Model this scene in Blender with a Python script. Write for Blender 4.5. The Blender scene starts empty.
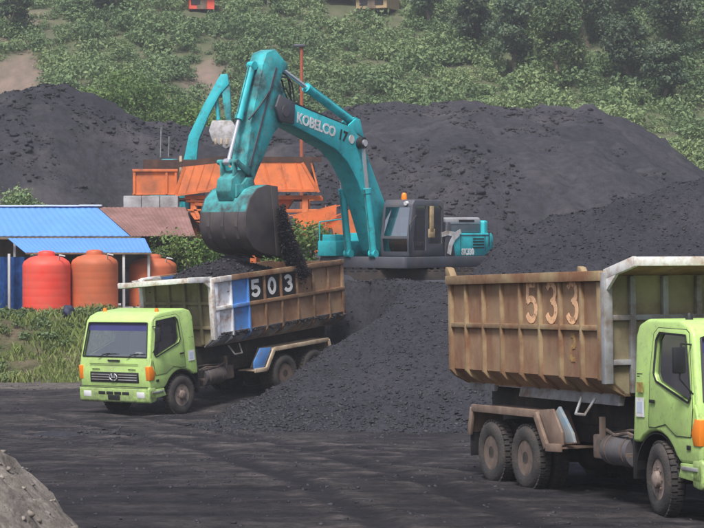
import bpy, bmesh, math, random
import numpy as np
from mathutils import Vector, Matrix
PI = math.pi
R = math.radians
rng = np.random.default_rng(7)
random.seed(7)
S = bpy.context.scene
COL = S.collection

# ------------------------------------------------------------------ camera, sky, sun, exposure
cd = bpy.data.cameras.new('camera'); cam = bpy.data.objects.new('camera', cd); COL.objects.link(cam)
cam.location = (0, 0, 3.93)
cam.rotation_euler = (R(90) - 0.0164, 0, 0)
cd.sensor_width = 36; cd.lens = 2015 / 704 * 36
cd.clip_start = .5; cd.clip_end = 3000
S.camera = cam
SUN_EL, SUN_AZ = R(58), R(198)          # azimuth measured clockwise from +Y
W = bpy.data.worlds.new('World'); S.world = W; W.use_nodes = True
nt = W.node_tree; nt.nodes.clear()
sky = nt.nodes.new('ShaderNodeTexSky'); sky.sky_type = 'NISHITA'; sky.sun_disc = False
sky.sun_elevation = SUN_EL; sky.sun_rotation = SUN_AZ; sky.dust_density = 4; sky.air_density = 1.0; sky.ozone_density = 1.0
bg = nt.nodes.new('ShaderNodeBackground'); bg.inputs[1].default_value = .085
wo = nt.nodes.new('ShaderNodeOutputWorld')
nt.links.new(sky.outputs[0], bg.inputs[0]); nt.links.new(bg.outputs[0], wo.inputs[0])
sl = bpy.data.lights.new('sun', 'SUN'); sl.energy = 3.0; sl.angle = R(16); sl.color = (1, .972, .945)
so = bpy.data.objects.new('sun', sl); COL.objects.link(so)
sd = Vector((math.sin(SUN_AZ) * math.cos(SUN_EL), math.cos(SUN_AZ) * math.cos(SUN_EL), math.sin(SUN_EL)))
so.rotation_euler = sd.to_track_quat('Z', 'Y').to_euler(); so.location = (-20, -20, 40)
S.view_settings.view_transform = 'Standard'; S.view_settings.look = 'None'
S.view_settings.exposure = 0.68; S.view_settings.gamma = 1
S.view_settings.use_curve_mapping = False
S.render.engine = 'CYCLES'
S.cycles.transparent_max_bounces = 12

# ------------------------------------------------------------------ helpers
def tag(o, label=None, cat=None, group=None, kind=None):
    if label: o['label'] = label
    if cat: o['category'] = cat
    if group: o['group'] = group
    if kind: o['kind'] = kind
    return o

def thing(name, label, cat, loc=(0, 0, 0), rot=(0, 0, 0), group=None):
    o = bpy.data.objects.new(name, None); COL.objects.link(o)
    o.location = loc; o.rotation_euler = rot; o.empty_display_size = .3
    return tag(o, label, cat, group)

def link(name, me, mats, parent=None, ang=35):
    if not isinstance(mats, (list, tuple)): mats = [mats]
    if len(me.materials) == 0:
        for m in mats: me.materials.append(m)
    if ang:
        me.shade_smooth(); me.set_sharp_from_angle(angle=R(ang))
    o = bpy.data.objects.new(name, me); COL.objects.link(o)
    if parent: o.parent = parent
    return o

def obj(name, bm, mats, parent=None, ang=35, recalc=True):
    if recalc: bmesh.ops.recalc_face_normals(bm, faces=bm.faces)
    me = bpy.data.meshes.new(name); bm.to_mesh(me); bm.free()
    return link(name, me, mats, parent, ang)

def obj_split(name, bm, mats, parent=None, ang=35):
    """one object for each connected piece of bm"""
    bmesh.ops.recalc_face_normals(bm, faces=bm.faces)
    left = set(bm.verts); out = []
    while left:
        st = [left.pop()]; comp = set(st)
        while st:
            v = st.pop()
            for e in v.link_edges:
                w = e.other_vert(v)
                if w not in comp: comp.add(w); left.discard(w); st.append(w)
        nb_ = bmesh.new(); mp = {v: nb_.verts.new(v.co) for v in comp}
        for f in {f for v in comp for f in v.link_faces}:
            g = nb_.faces.new([mp[v] for v in f.verts]); g.material_index = f.material_index
        out.append(obj(name, nb_, mats, parent, ang))
    bm.free(); return out

def np_mesh(name, V, F, mats, parent=None, ang=None, attr=None, mi=None):
    """V (n,3), F (m,k) constant k"""
    me = bpy.data.meshes.new(name)
    V = np.asarray(V, dtype=np.float32); F = np.asarray(F, dtype=np.int32)
    k = F.shape[1]
    me.vertices.add(len(V)); me.vertices.foreach_set('co', V.ravel())
    me.loops.add(F.size); me.loops.foreach_set('vertex_index', F.ravel())
    me.polygons.add(len(F)); me.polygons.foreach_set('loop_start', np.arange(0, F.size, k, dtype=np.int32))
    if mi is not None: me.polygons.foreach_set('material_index', np.asarray(mi, dtype=np.int32))
    me.update(calc_edges=True)
    if attr is not None:
        a = me.color_attributes.new('zone', 'FLOAT_COLOR', 'POINT')
        c = np.ones((len(V), 4), dtype=np.float32); c[:, :attr.shape[1]] = attr
        a.data.foreach_set('color', c.ravel())
    me.validate()
    return link(name, me, mats, parent, ang)

def nb(): return bmesh.new()

def box(bm, c, s, bev=0, rot=None, mi=0):
    r = bmesh.ops.create_cube(bm, size=1)
    vs = r['verts']
    bmesh.ops.scale(bm, vec=Vector(s), verts=vs)
    es = list({e for v in vs for e in v.link_edges})
    if bev:
        g = bmesh.ops.bevel(bm, geom=es, offset=bev, segments=2, affect='EDGES', profile=.5)
        vs = g['verts'] if g['verts'] else vs
        vs = list({v for f in g['faces'] for v in f.verts} | set(v for v in vs if v.is_valid))
        st = list(vs); seen = set(vs)
        while st:
            v = st.pop()
            for e in v.link_edges:
                w = e.other_vert(v)
                if w not in seen: seen.add(w); st.append(w)
        vs = list(seen)
    if rot is not None: bmesh.ops.rotate(bm, verts=vs, cent=(0, 0, 0), matrix=rot)
    bmesh.ops.translate(bm, verts=vs, vec=Vector(c))
    if mi:
        for f in {f for v in vs for f in v.link_faces}: f.material_index = mi
    return vs

def prism(bm, poly, y0, y1, bev=0, mi=0, axis='y', seg=2):
    """polygon in (x,z) extruded along y; axis 'x': polygon in (y,z) extruded along x; 'z': (x,y) along z"""
    def P(a, b, t):
        return (a, t, b) if axis == 'y' else ((t, a, b) if axis == 'x' else (a, b, t))
    v0 = [bm.verts.new(P(a, b, y0)) for a, b in poly]
    v1 = [bm.verts.new(P(a, b, y1)) for a, b in poly]
    fs = [bm.faces.new(v0), bm.faces.new(v1[::-1])]
    n = len(poly)
    for i in range(n): fs.append(bm.faces.new((v0[i], v1[i], v1[(i + 1) % n], v0[(i + 1) % n])))
    bmesh.ops.recalc_face_normals(bm, faces=fs)
    for f in fs: f.material_index = mi
    vs = v0 + v1
    if bev:
        es = list({e for v in vs for e in v.link_edges})
        g = bmesh.ops.bevel(bm, geom=es, offset=bev, segments=seg, affect='EDGES', profile=.5)
        seen = {v for f in g['faces'] for v in f.verts}; st = list(seen)
        while st:
            v = st.pop()
            for e in v.link_edges:
                w = e.other_vert(v)
                if w not in seen: seen.add(w); st.append(w)
        vs = list(seen)
        for f in {f for v in vs for f in v.link_faces}: f.material_index = mi
    return vs

def beam(bm, p0, p1, w, h, mi=0, bev=0):
    p0 = Vector(p0); p1 = Vector(p1); d = p1 - p0; L = d.length
    q = d.to_track_quat('X', 'Z').to_matrix()
    return box(bm, (p0 + p1) / 2, (L, w, h), bev, q, mi)

def cyl(bm, p0, p1, r0, r1=None, seg=16, mi=0, caps=True):
    p0 = Vector(p0); p1 = Vector(p1); d = p1 - p0
    if r1 is None: r1 = r0
    M = Matrix.Translation((p0 + p1) / 2) @ d.to_track_quat('Z', 'Y').to_matrix().to_4x4()
    r = bmesh.ops.create_cone(bm, cap_ends=caps, segments=seg, radius1=r0, radius2=r1, depth=d.length, matrix=M)
    if mi:
        for f in {f for v in r['verts'] for f in v.link_faces}: f.material_index = mi
    return r['verts']

def tube(bm, pts, r, seg=8, mi=0):
    for a, b in zip(pts[:-1], pts[1:]):
        cyl(bm, a, b, r, r, seg, mi)
    for p in pts[1:-1]:
        g = bmesh.ops.create_icosphere(bm, subdivisions=1, radius=r * 1.02, matrix=Matrix.Translation(p))
        for f in {f for v in g['verts'] for f in v.link_faces}: f.material_index = mi

def lathe(bm, prof, seg=32, M=Matrix.Identity(4), mi=0, close=False):
    """prof [(r,h)] around z; M places it"""
    rings = []
    for r, h in prof:
        rings.append([bm.verts.new(M @ Vector((r * math.cos(2 * PI * k / seg), r * math.sin(2 * PI * k / seg), h))) for k in range(seg)])
    if close: rings.append(rings[0])
    fs = []
    for a, b in zip(rings[:-1], rings[1:]):
        for k in range(seg):
            fs.append(bm.faces.new((a[k], a[(k + 1) % seg], b[(k + 1) % seg], b[k])))
    if not close:
        for rg in (rings[0], rings[-1]):
            fs.append(bm.faces.new(rg))
    for f in fs: f.material_index = mi
    return fs

AXY = Matrix.Rotation(-PI / 2, 4, 'X')     # z axis -> +y

def boolean(bm, cutters, mats, name):
    """subtract the cutter bmeshes from bm, returns mesh"""
    bmesh.ops.recalc_face_normals(bm, faces=bm.faces)
    me = bpy.data.meshes.new(name); bm.to_mesh(me); bm.free()
    for m in mats: me.materials.append(m)
    o = bpy.data.objects.new('tmp_a', me); COL.objects.link(o)
    tmp = []
    for c in cutters:
        bmesh.ops.recalc_face_normals(c, faces=c.faces)
        cm = bpy.data.meshes.new('tmp_c'); c.to_mesh(cm); c.free()
        for m in mats: cm.materials.append(m)
        co = bpy.data.objects.new('tmp_c', cm); COL.objects.link(co); tmp.append(co)
        md = o.modifiers.new('b', 'BOOLEAN'); md.operation = 'DIFFERENCE'; md.object = co; md.solver = 'EXACT'
        md.material_mode = 'INDEX'
    bpy.context.view_layer.update()
    dg = bpy.context.evaluated_depsgraph_get()
    res = bpy.data.meshes.new_from_object(o.evaluated_get(dg))
    res.name = name
    for t in tmp:
        m_ = t.data; bpy.data.objects.remove(t); bpy.data.meshes.remove(m_)
    bpy.data.objects.remove(o); bpy.data.meshes.remove(me)
    return res

def text_mesh(body, size, extrude=.004, bold=0, space=1):
    cu = bpy.data.curves.new('t', 'FONT'); cu.body = body; cu.size = size; cu.extrude = extrude; cu.offset = bold
    cu.align_x = 'CENTER'; cu.align_y = 'CENTER'; cu.space_character = space; cu.resolution_u = 3
    o = bpy.data.objects.new('t', cu); COL.objects.link(o)
    bpy.context.view_layer.update()
    dg = bpy.context.evaluated_depsgraph_get()
    me = bpy.data.meshes.new_from_object(o.evaluated_get(dg))
    bpy.data.objects.remove(o); bpy.data.curves.remove(cu)
    return me

def stroke(bm, pts, w, y, side, th=.006, mi=0):
    """a painted stroke in the x-z plane at y; pts (x,z)"""
    for (a, b) in zip(pts[:-1], pts[1:]):
        d = Vector((b[0] - a[0], b[1] - a[1])); L = d.length
        if L < 1e-6: continue
        d /= L; n = Vector((-d.y, d.x)) * w / 2; e = d * w * .12
        q = [(a[0] - e.x + n.x, a[1] - e.y + n.y), (b[0] + e.x + n.x, b[1] + e.y + n.y), (b[0] + e.x - n.x, b[1] + e.y - n.y), (a[0] - e.x - n.x, a[1] - e.y - n.y)]
        y0 = y + random.uniform(0, .0015)
        vs = [bm.verts.new((p[0], y0, p[1])) for p in q] + [bm.verts.new((p[0], y0 + side * th, p[1])) for p in q]
        for f in ((0, 1, 2, 3), (4, 5, 6, 7), (0, 1, 5, 4), (1, 2, 6, 5), (2, 3, 7, 6), (3, 0, 4, 7)):
            ff = bm.faces.new([vs[i] for i in f]); ff.material_index = mi

def arc(cx, cz, rx, rz, a0, a1, n=7):
    n *= 3
    return [(cx + rx * math.cos(R(a0 + (a1 - a0) * i / n)), cz + rz * math.sin(R(a0 + (a1 - a0) * i / n))) for i in range(n + 1)]
DIGIT = {
    '5': [[(.46, 1), (-.36, 1)], [(-.36, 1.09), (-.40, .50)], [(-.44, .52), (-.34, .56)] + arc(-.02, .3, .5, .3, 130, -150)],
    '0': [arc(0, .5, .42, .5, 0, 360, 14)],
    '3': [arc(-.02, .76, .42, .25, 150, -80, 7) + arc(-.02, .27, .47, .27, 80, -155, 8)],
    '7': [[(-.45, 1), (.45, 1), (-.1, 0)]],
}

def digit(bm, ch, cx, cz, w, h, lw, y, side, flip, mi=0):
    for st in DIGIT[ch]:
        stroke(bm, [(cx + flip * p[0] * w, cz + (p[1] - .5) * h) for p in st], lw, y, side, mi=mi)

# ---- value noise
def _hash(i, j, s):
    n = (i * 374761393 + j * 668265263 + s * 1442695041) & 0xffffffff
    n = ((n ^ (n >> 13)) * 1274126177) & 0xffffffff
    return ((n ^ (n >> 16)) & 0xffff) / 65535.0
def vnoise(x, y, s=0):
    x = np.asarray(x, dtype=np.float64); y = np.asarray(y, dtype=np.float64)
    i = np.floor(x).astype(np.int64); j = np.floor(y).astype(np.int64)
    fx = x - i; fy = y - j; fx = fx * fx * (3 - 2 * fx); fy = fy * fy * (3 - 2 * fy)
    a = _hash(i, j, s); b = _hash(i + 1, j, s); c = _hash(i, j + 1, s); d = _hash(i + 1, j + 1, s)
    return (a + (b - a) * fx + (c - a) * fy + (a - b - c + d) * fx * fy) * 2 - 1
def fbm(x, y, sc, oct=4, s=0, g=.5):
    t = 0; a = 1; n = 0
    for o in range(oct):
        t = t + a * vnoise(x / sc * 2 ** o + 17.3 * o, y / sc * 2 ** o - 9.1 * o, s + o); n += a; a *= g
    return t / n
def ss(a, b, x):
    t = np.clip((np.asarray(x, dtype=np.float64) - a) / (b - a), 0, 1); return t * t * (3 - 2 * t)

# ------------------------------------------------------------------ materials
def mat(name, col, rough=.6, metal=0.0, var=.12, vscale=2.0, dirt=None, damt=.4, dscale=1.5, bump=0.0, bscale=12, spec=.5, dsharp=.12, streak=1.0, low=None, dirt2=None, d2amt=.4, d2scale=4.0):
    m = bpy.data.materials.new(name); m.use_nodes = True
    n = m.node_tree.nodes; l = m.node_tree.links; n.clear()
    out = n.new('ShaderNodeOutputMaterial'); p = n.new('ShaderNodeBsdfPrincipled'); l.new(p.outputs[0], out.inputs[0])
    tc = n.new('ShaderNodeTexCoord')
    nz = n.new('ShaderNodeTexNoise'); nz.inputs['Scale'].default_value = vscale; nz.inputs['Detail'].default_value = 5
    l.new(tc.outputs['Object'], nz.inputs['Vector'])
    mr = n.new('ShaderNodeMapRange'); mr.inputs[1].default_value = .3; mr.inputs[2].default_value = .7
    mr.inputs[3].default_value = 1 - var; mr.inputs[4].default_value = 1 + var
    l.new(nz.outputs['Fac'], mr.inputs[0])
    mx = n.new('ShaderNodeMix'); mx.data_type = 'RGBA'; mx.blend_type = 'MULTIPLY'; mx.inputs[0].default_value = 1
    mx.inputs[6].default_value = (*col, 1); l.new(mr.outputs[0], mx.inputs[7])
    cur = mx.outputs[2]; rsock = None
    def layer(cur, dc, amt, sc, seedoff, st):
        mp = n.new('ShaderNodeMapping'); mp.inputs['Location'].default_value = (seedoff, seedoff * 2, seedoff)
        mp.inputs['Scale'].default_value = (1, 1, st); l.new(tc.outputs['Object'], mp.inputs[0])
        dz = n.new('ShaderNodeTexNoise'); dz.inputs['Scale'].default_value = sc; dz.inputs['Detail'].default_value = 8; dz.inputs['Roughness'].default_value = .65
        l.new(mp.outputs[0], dz.inputs['Vector'])
        r = n.new('ShaderNodeMapRange'); th = .72 - .45 * amt
        r.inputs[1].default_value = th - dsharp; r.inputs[2].default_value = th + dsharp; l.new(dz.outputs['Fac'], r.inputs[0])
        x = n.new('ShaderNodeMix'); x.data_type = 'RGBA'; l.new(r.outputs[0], x.inputs[0]); l.new(cur, x.inputs[6]); x.inputs[7].default_value = (*dc, 1)
        return x.outputs[2], r.outputs[0]
    if dirt: cur, rsock = layer(cur, dirt, damt, dscale, 3.1, streak)
    if dirt2: cur, _ = layer(cur, dirt2, d2amt, d2scale, 11.7, streak)
    if low:      # splashed mud and dust that thins out with height on the vehicle
        z0, z1, lc = low
        sx = n.new('ShaderNodeSeparateXYZ'); l.new(tc.outputs['Object'], sx.inputs[0])
        r1 = n.new('ShaderNodeMapRange'); r1.inputs[1].default_value = z0; r1.inputs[2].default_value = z1; r1.inputs[3].default_value = .85; r1.inputs[4].default_value = 0; l.new(sx.outputs[2], r1.inputs[0])
        zn = n.new('ShaderNodeTexNoise'); zn.inputs['Scale'].default_value = 7; zn.inputs['Detail'].default_value = 9; zn.inputs['Roughness'].default_value = .7; l.new(tc.outputs['Object'], zn.inputs['Vector'])
        r2 = n.new('ShaderNodeMapRange'); r2.inputs[1].default_value = .3; r2.inputs[2].default_value = .65; l.new(zn.outputs['Fac'], r2.inputs[0])
        mm = n.new('ShaderNodeMath'); mm.operation = 'MULTIPLY'; l.new(r1.outputs[0], mm.inputs[0]); l.new(r2.outputs[0], mm.inputs[1])
        x = n.new('ShaderNodeMix'); x.data_type = 'RGBA'; l.new(mm.outputs[0], x.inputs[0]); l.new(cur, x.inputs[6]); x.inputs[7].default_value = (*lc, 1); cur = x.outputs[2]
    l.new(cur, p.inputs['Base Color'])
    p.inputs['Metallic'].default_value = metal; p.inputs['Specular IOR Level'].default_value = spec
    if rsock:
        rr = n.new('ShaderNodeMapRange'); rr.inputs[3].default_value = rough; rr.inputs[4].default_value = min(1, rough + .35)
        l.new(rsock, rr.inputs[0]); l.new(rr.outputs[0], p.inputs['Roughness'])
    else: p.inputs['Roughness'].default_value = rough
    if bump:
        bz = n.new('ShaderNodeTexNoise'); bz.inputs['Scale'].default_value = bscale; bz.inputs['Detail'].default_value = 6
        l.new(tc.outputs['Object'], bz.inputs['Vector'])
        b = n.new('ShaderNodeBump'); b.inputs['Strength'].default_value = bump; b.inputs['Distance'].default_value = .05
        l.new(bz.outputs['Fac'], b.inputs['Height']); l.new(b.outputs[0], p.inputs['Normal'])
    return m

DUST = (.085, .072, .068)
M = {}
M['lime'] = mat('lime_paint', (.50, .73, .23), .32, var=.05, dirt=(.36, .46, .20), damt=.2, dscale=2.2, dsharp=.2, low=(.45, 1.25, (.10, .095, .075)), dirt2=(.10, .09, .08), d2amt=-.08, d2scale=14)
M['white'] = mat('white_paint', (.74, .75, .76), .5, dirt=(.35, .22, .13), damt=.25, dscale=3)
M['chrome'] = mat('bright_trim', (.7, .72, .74), .3, metal=.6, var=.05)
M['black'] = mat('black_plastic', (.02, .02, .022), .5, var=.2)
M['dark'] = mat('grime_and_dish_shade', (.03, .028, .027), .8, var=.3, dirt=(.10, .075, .055), damt=.35, dscale=3)
M['tyre'] = mat('tyre_rubber', (.034, .032, .033), .9, var=.3, dirt=(.085, .07, .06), damt=.4, dscale=2.5, bump=.3, bscale=30)
M['rim'] = mat('dusty_rim', (.17, .125, .10), .7, var=.25, dirt=(.07, .055, .05), damt=.4, dscale=4)
M['rim_front'] = mat('grey_rim', (.28, .22, .19), .6, var=.25, dirt=(.10, .07, .06), damt=.35, dscale=5)
M['rust'] = mat('rusty_bed_paint', (.32, .21, .12), .75, var=.25, vscale=1.6, dirt=(.17, .075, .035), damt=.5, dscale=1.7, bump=.12, bscale=9, dirt2=(.07, .05, .045), d2amt=.2, d2scale=3.5, dsharp=.16)
M['tan'] = mat('tan_rib_paint', (.32, .235, .13), .7, var=.2, dirt=(.20, .095, .05), damt=.45, dscale=1.6, bump=.08)
M['panel'] = mat('red_brown_panel', (.31, .195, .115), .75, var=.3, vscale=1.2, dirt=(.30, .20, .12), damt=.35, dscale=1.4, dirt2=(.19, .07, .035), d2amt=.3, d2scale=2.1, bump=.1, dsharp=.18, streak=.6)
M['olive'] = mat('olive_wall', (.27, .235, .14), .75, var=.2, dirt=(.17, .13, .08), damt=.4, dscale=2, bump=.08)
M['blue'] = mat('blue_paint', (.10, .27, .62), .5, var=.12, dirt=(.2, .13, .09), damt=.2, dscale=3)
M['wpanel'] = mat('chipped_white_panel', (.76, .79, .84), .6, dirt=(.36, .20, .12), damt=.33, dscale=3.3)
M['cream'] = mat('cream_steel', (.55, .44, .31), .65, dirt=(.3, .2, .13), damt=.35, dscale=3)
M['fendertan'] = mat('dusty_fender', (.24, .17, .13), .8, dirt=(.15, .10, .075), damt=.4, dscale=3)
M['sill'] = mat('pale_sill', (.30, .31, .32), .7, var=.2, dirt=(.16, .12, .09), damt=.4, dscale=3)
M['pbright'] = mat('header_white', (.78, .78, .76), .6, var=.1, dirt=(.38, .24, .14), damt=.3, dscale=3.5)
M['digit_white'] = mat('white_numeral', (.8, .8, .78), .6, var=.05)
M['digit_cream'] = mat('cream_numeral', (.86, .52, .30), .7, var=.15, dirt=(.34, .18, .10), damt=.32, dscale=11, dsharp=.06)
M['faded'] = mat('faded_yellow_mark', (.36, .24, .08), .8, dirt=(.27, .125, .06), damt=.45, dscale=9)
M['amber'] = mat('amber_lens', (.85, .24, .02), .25, var=.1)
M['lamp'] = mat('lamp_lens', (.75, .76, .78), .15, var=.1)
M['seat'] = mat('grey_seat_cloth', (.28, .25, .25), .9)
M['trim'] = mat('cab_lining', (.08, .08, .085), .8)
M['coalm'] = None
M['teal'] = mat('teal_paint', (.03, .47, .52), .42, var=.12, dirt=(.035, .27, .30), damt=.2, dscale=2.0, dirt2=(.05, .05, .05), d2amt=.1, d2scale=3)
M['teal_worn'] = mat('worn_teal_paint', (.04, .43, .46), .55, var=.2, dirt=(.03, .05, .055), damt=.42, dscale=1.3, dirt2=(.16, .30, .30), d2amt=.2, d2scale=5)
M['teal_bucket'] = mat('scuffed_teal', (.05, .36, .37), .6, var=.2, dirt=(.05, .05, .055), damt=.42, dscale=1.6)
M['bucket'] = mat('worn_bucket_steel', (.085, .075, .08), .5, metal=.3, var=.3, dirt=(.10, .085, .08), damt=.35, dscale=2)
M['rod'] = mat('bright_rod', (.75, .75, .8), .2, metal=.7, var=.05)
M['cabgrey'] = mat('dark_grey_cab', (.075, .08, .10), .5, var=.15, dirt=(.10, .09, .09), damt=.25)
M['track'] = mat('track_steel', (.03, .028, .03), .8, metal=.2, var=.3, dirt=(.08, .06, .05), damt=.4)
M['hoodgrey'] = mat('pale_hood_stripe', (.48, .48, .50), .5, var=.1, dirt=(.3, .26, .26), damt=.25)
M['orange'] = mat('orange_steel', (.68, .17, .045), .6, var=.12, dirt=(.34, .12, .06), damt=.3, dscale=1.1, dirt2=(.12, .07, .055), d2amt=.1, d2scale=1.6)
M['orange_dark'] = mat('coal_stained_orange', (.10, .045, .03), .8, var=.3, dirt=(.05, .035, .03), damt=.5)
M['mast'] = mat('rusty_mast', (.36, .10, .05), .7)
M['tank_red'] = mat('red_plastic_tank', (.85, .065, .04), .45, var=.05, dirt=(.66, .13, .09), damt=.25, dscale=1.2, dsharp=.25)
M['tank_orange'] = mat('orange_plastic_tank', (.58, .13, .045), .5, var=.08, dirt=(.38, .12, .06), damt=.35, dscale=1.2, dsharp=.25)
M['roof_brown'] = mat('brown_sheet_roof', (.25, .135, .12), .7, var=.18, dirt=(.17, .09, .075), damt=.45, dscale=1.2)
M['roof_blue'] = mat('blue_sheet_roof', (.12, .31, .76), .45, var=.08, vscale=.7, dirt=(.10, .25, .62), damt=.35, dscale=.6, dsharp=.25)
M['ridge'] = mat('pale_ridge_cap', (.62, .68, .78), .5)
M['wood'] = mat('weathered_boards', (.20, .15, .10), .85, var=.3, vscale=4, dirt=(.12, .09, .07), damt=.4, streak=.15)
M['steelpost'] = mat('pale_post', (.5, .5, .5), .6)
M['tarp'] = mat('blue_tarp', (.03, .12, .38), .5, var=.3, vscale=5)
M['concrete'] = mat('stained_concrete', (.36, .36, .37), .85, var=.2, vscale=1.3, dirt=(.18, .17, .17), damt=.4, dscale=1.2, bump=.2)
M['bark'] = mat('bark', (.13, .10, .075), .9, var=.3, vscale=6)
M['housewall'] = mat('ochre_house_wall', (.42, .30, .17), .8)
M['houseroof'] = mat('dull_pink_roof', (.42, .30, .28), .7, var=.15)
M['redwall'] = mat('red_hut_paint', (.78, .10, .06), .6)

def glass(name, tint=.35, gl=.12, col=(1, 1, 1)):
    m = bpy.data.materials.new(name); m.use_nodes = True; n = m.node_tree.nodes; l = m.node_tree.links; n.clear()
    o = n.new('ShaderNodeOutputMaterial'); t = n.new('ShaderNodeBsdfTransparent'); t.inputs[0].default_value = (tint * col[0], tint * col[1], tint * col[2], 1)
    g = n.new('ShaderNodeBsdfGlossy'); g.inputs['Roughness'].default_value = .06; g.inputs[0].default_value = (.95, .97, 1, 1)
    fr = n.new('ShaderNodeLayerWeight'); fr.inputs[0].default_value = .35
    mr = n.new('ShaderNodeMapRange'); mr.inputs[3].default_value = gl; mr.inputs[4].default_value = 1; l.new(fr.outputs['Facing'], mr.inputs[0])
    mr.inputs[1].default_value = 0
    x = n.new('ShaderNodeMixShader'); l.new(mr.outputs[0], x.inputs[0]); l.new(t.outputs[0], x.inputs[1]); l.new(g.outputs[0], x.inputs[2]); l.new(x.outputs[0], o.inputs[0])
    return m
M['glass'] = glass('window_glass', .65, .06)
M['windscreen'] = glass('windscreen_glass', .65, .17)
M['visor'] = mat('blue_sunstrip', (.05, .05, .17), .3, var=.1)

def coal_mat(name, base, warm, ws=.6, pale=None, pamt=.15, bump=.7, bs=6, rough=.85):
    m = bpy.data.materials.new(name); m.use_nodes = True; n = m.node_tree.nodes; l = m.node_tree.links; n.clear()
    o = n.new('ShaderNodeOutputMaterial'); p = n.new('ShaderNodeBsdfPrincipled'); l.new(p.outputs[0], o.inputs[0])
    tc = n.new('ShaderNodeTexCoord')
    def noise(s, d=6, r=.6):
        z = n.new('ShaderNodeTexNoise'); z.inputs['Scale'].default_value = s; z.inputs['Detail'].default_value = d; z.inputs['Roughness'].default_value = r
        l.new(tc.outputs['Object'], z.inputs['Vector']); return z.outputs['Fac']
    def rng_(s, a, b, c=0, d=1):
        r = n.new('ShaderNodeMapRange'); r.inputs[1].default_value = a; r.inputs[2].default_value = b; r.inputs[3].default_value = c; r.inputs[4].default_value = d
        l.new(s, r.inputs[0]); return r.outputs[0]
    def mix(f, a, b, mode='MIX'):
        x = n.new('ShaderNodeMix'); x.data_type = 'RGBA'; x.blend_type = mode
        if isinstance(f, float): x.inputs[0].default_value = f
        else: l.new(f, x.inputs[0])
        for k, q in ((6, a), (7, b)):
            if isinstance(q, tuple): x.inputs[k].default_value = (*q, 1)
            else: l.new(q, x.inputs[k])
        return x.outputs[2]
    c = mix(rng_(noise(ws), .38, .62), base, warm)
    c = mix(1.0, c, rng_(noise(bs * 1.5, 8, .75), .3, .7, .45, 1.6), 'MULTIPLY')
    if pale: c = mix(rng_(noise(ws * 2.3, 8, .7), .62 - pamt * .3, .72), c, pale)
    l.new(c, p.inputs['Base Color']); p.inputs['Roughness'].default_value = rough; p.inputs['Specular IOR Level'].default_value = .35
    b = n.new('ShaderNodeBump'); b.inputs['Strength'].default_value = bump; b.inputs['Distance'].default_value = .12
    l.new(noise(bs, 10, .7), b.inputs['Height']); l.new(b.outputs[0], p.inputs['Normal'])
    return m
M['coal'] = coal_mat('coal', (.022, .022, .030), (.032, .031, .040), .5, None, bump=.6, bs=5)
M['coal_far'] = coal_mat('weathered_coal', (.020, .020, .027), (.037, .034, .042), .14, (.075, .068, .072), .3, bump=.8, bs=1.6)
M['coal_lump'] = coal_mat('coal_lumps', (.017, .017, .023), (.042, .041, .048), 1.5, None, bump=.2, bs=8, rough=.6)
M['coal_fresh'] = coal_mat('fresh_coal', (.014, .013, .018), (.024, .022, .027), 1.0, None, bump=.6, bs=9, rough=.8)

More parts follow.
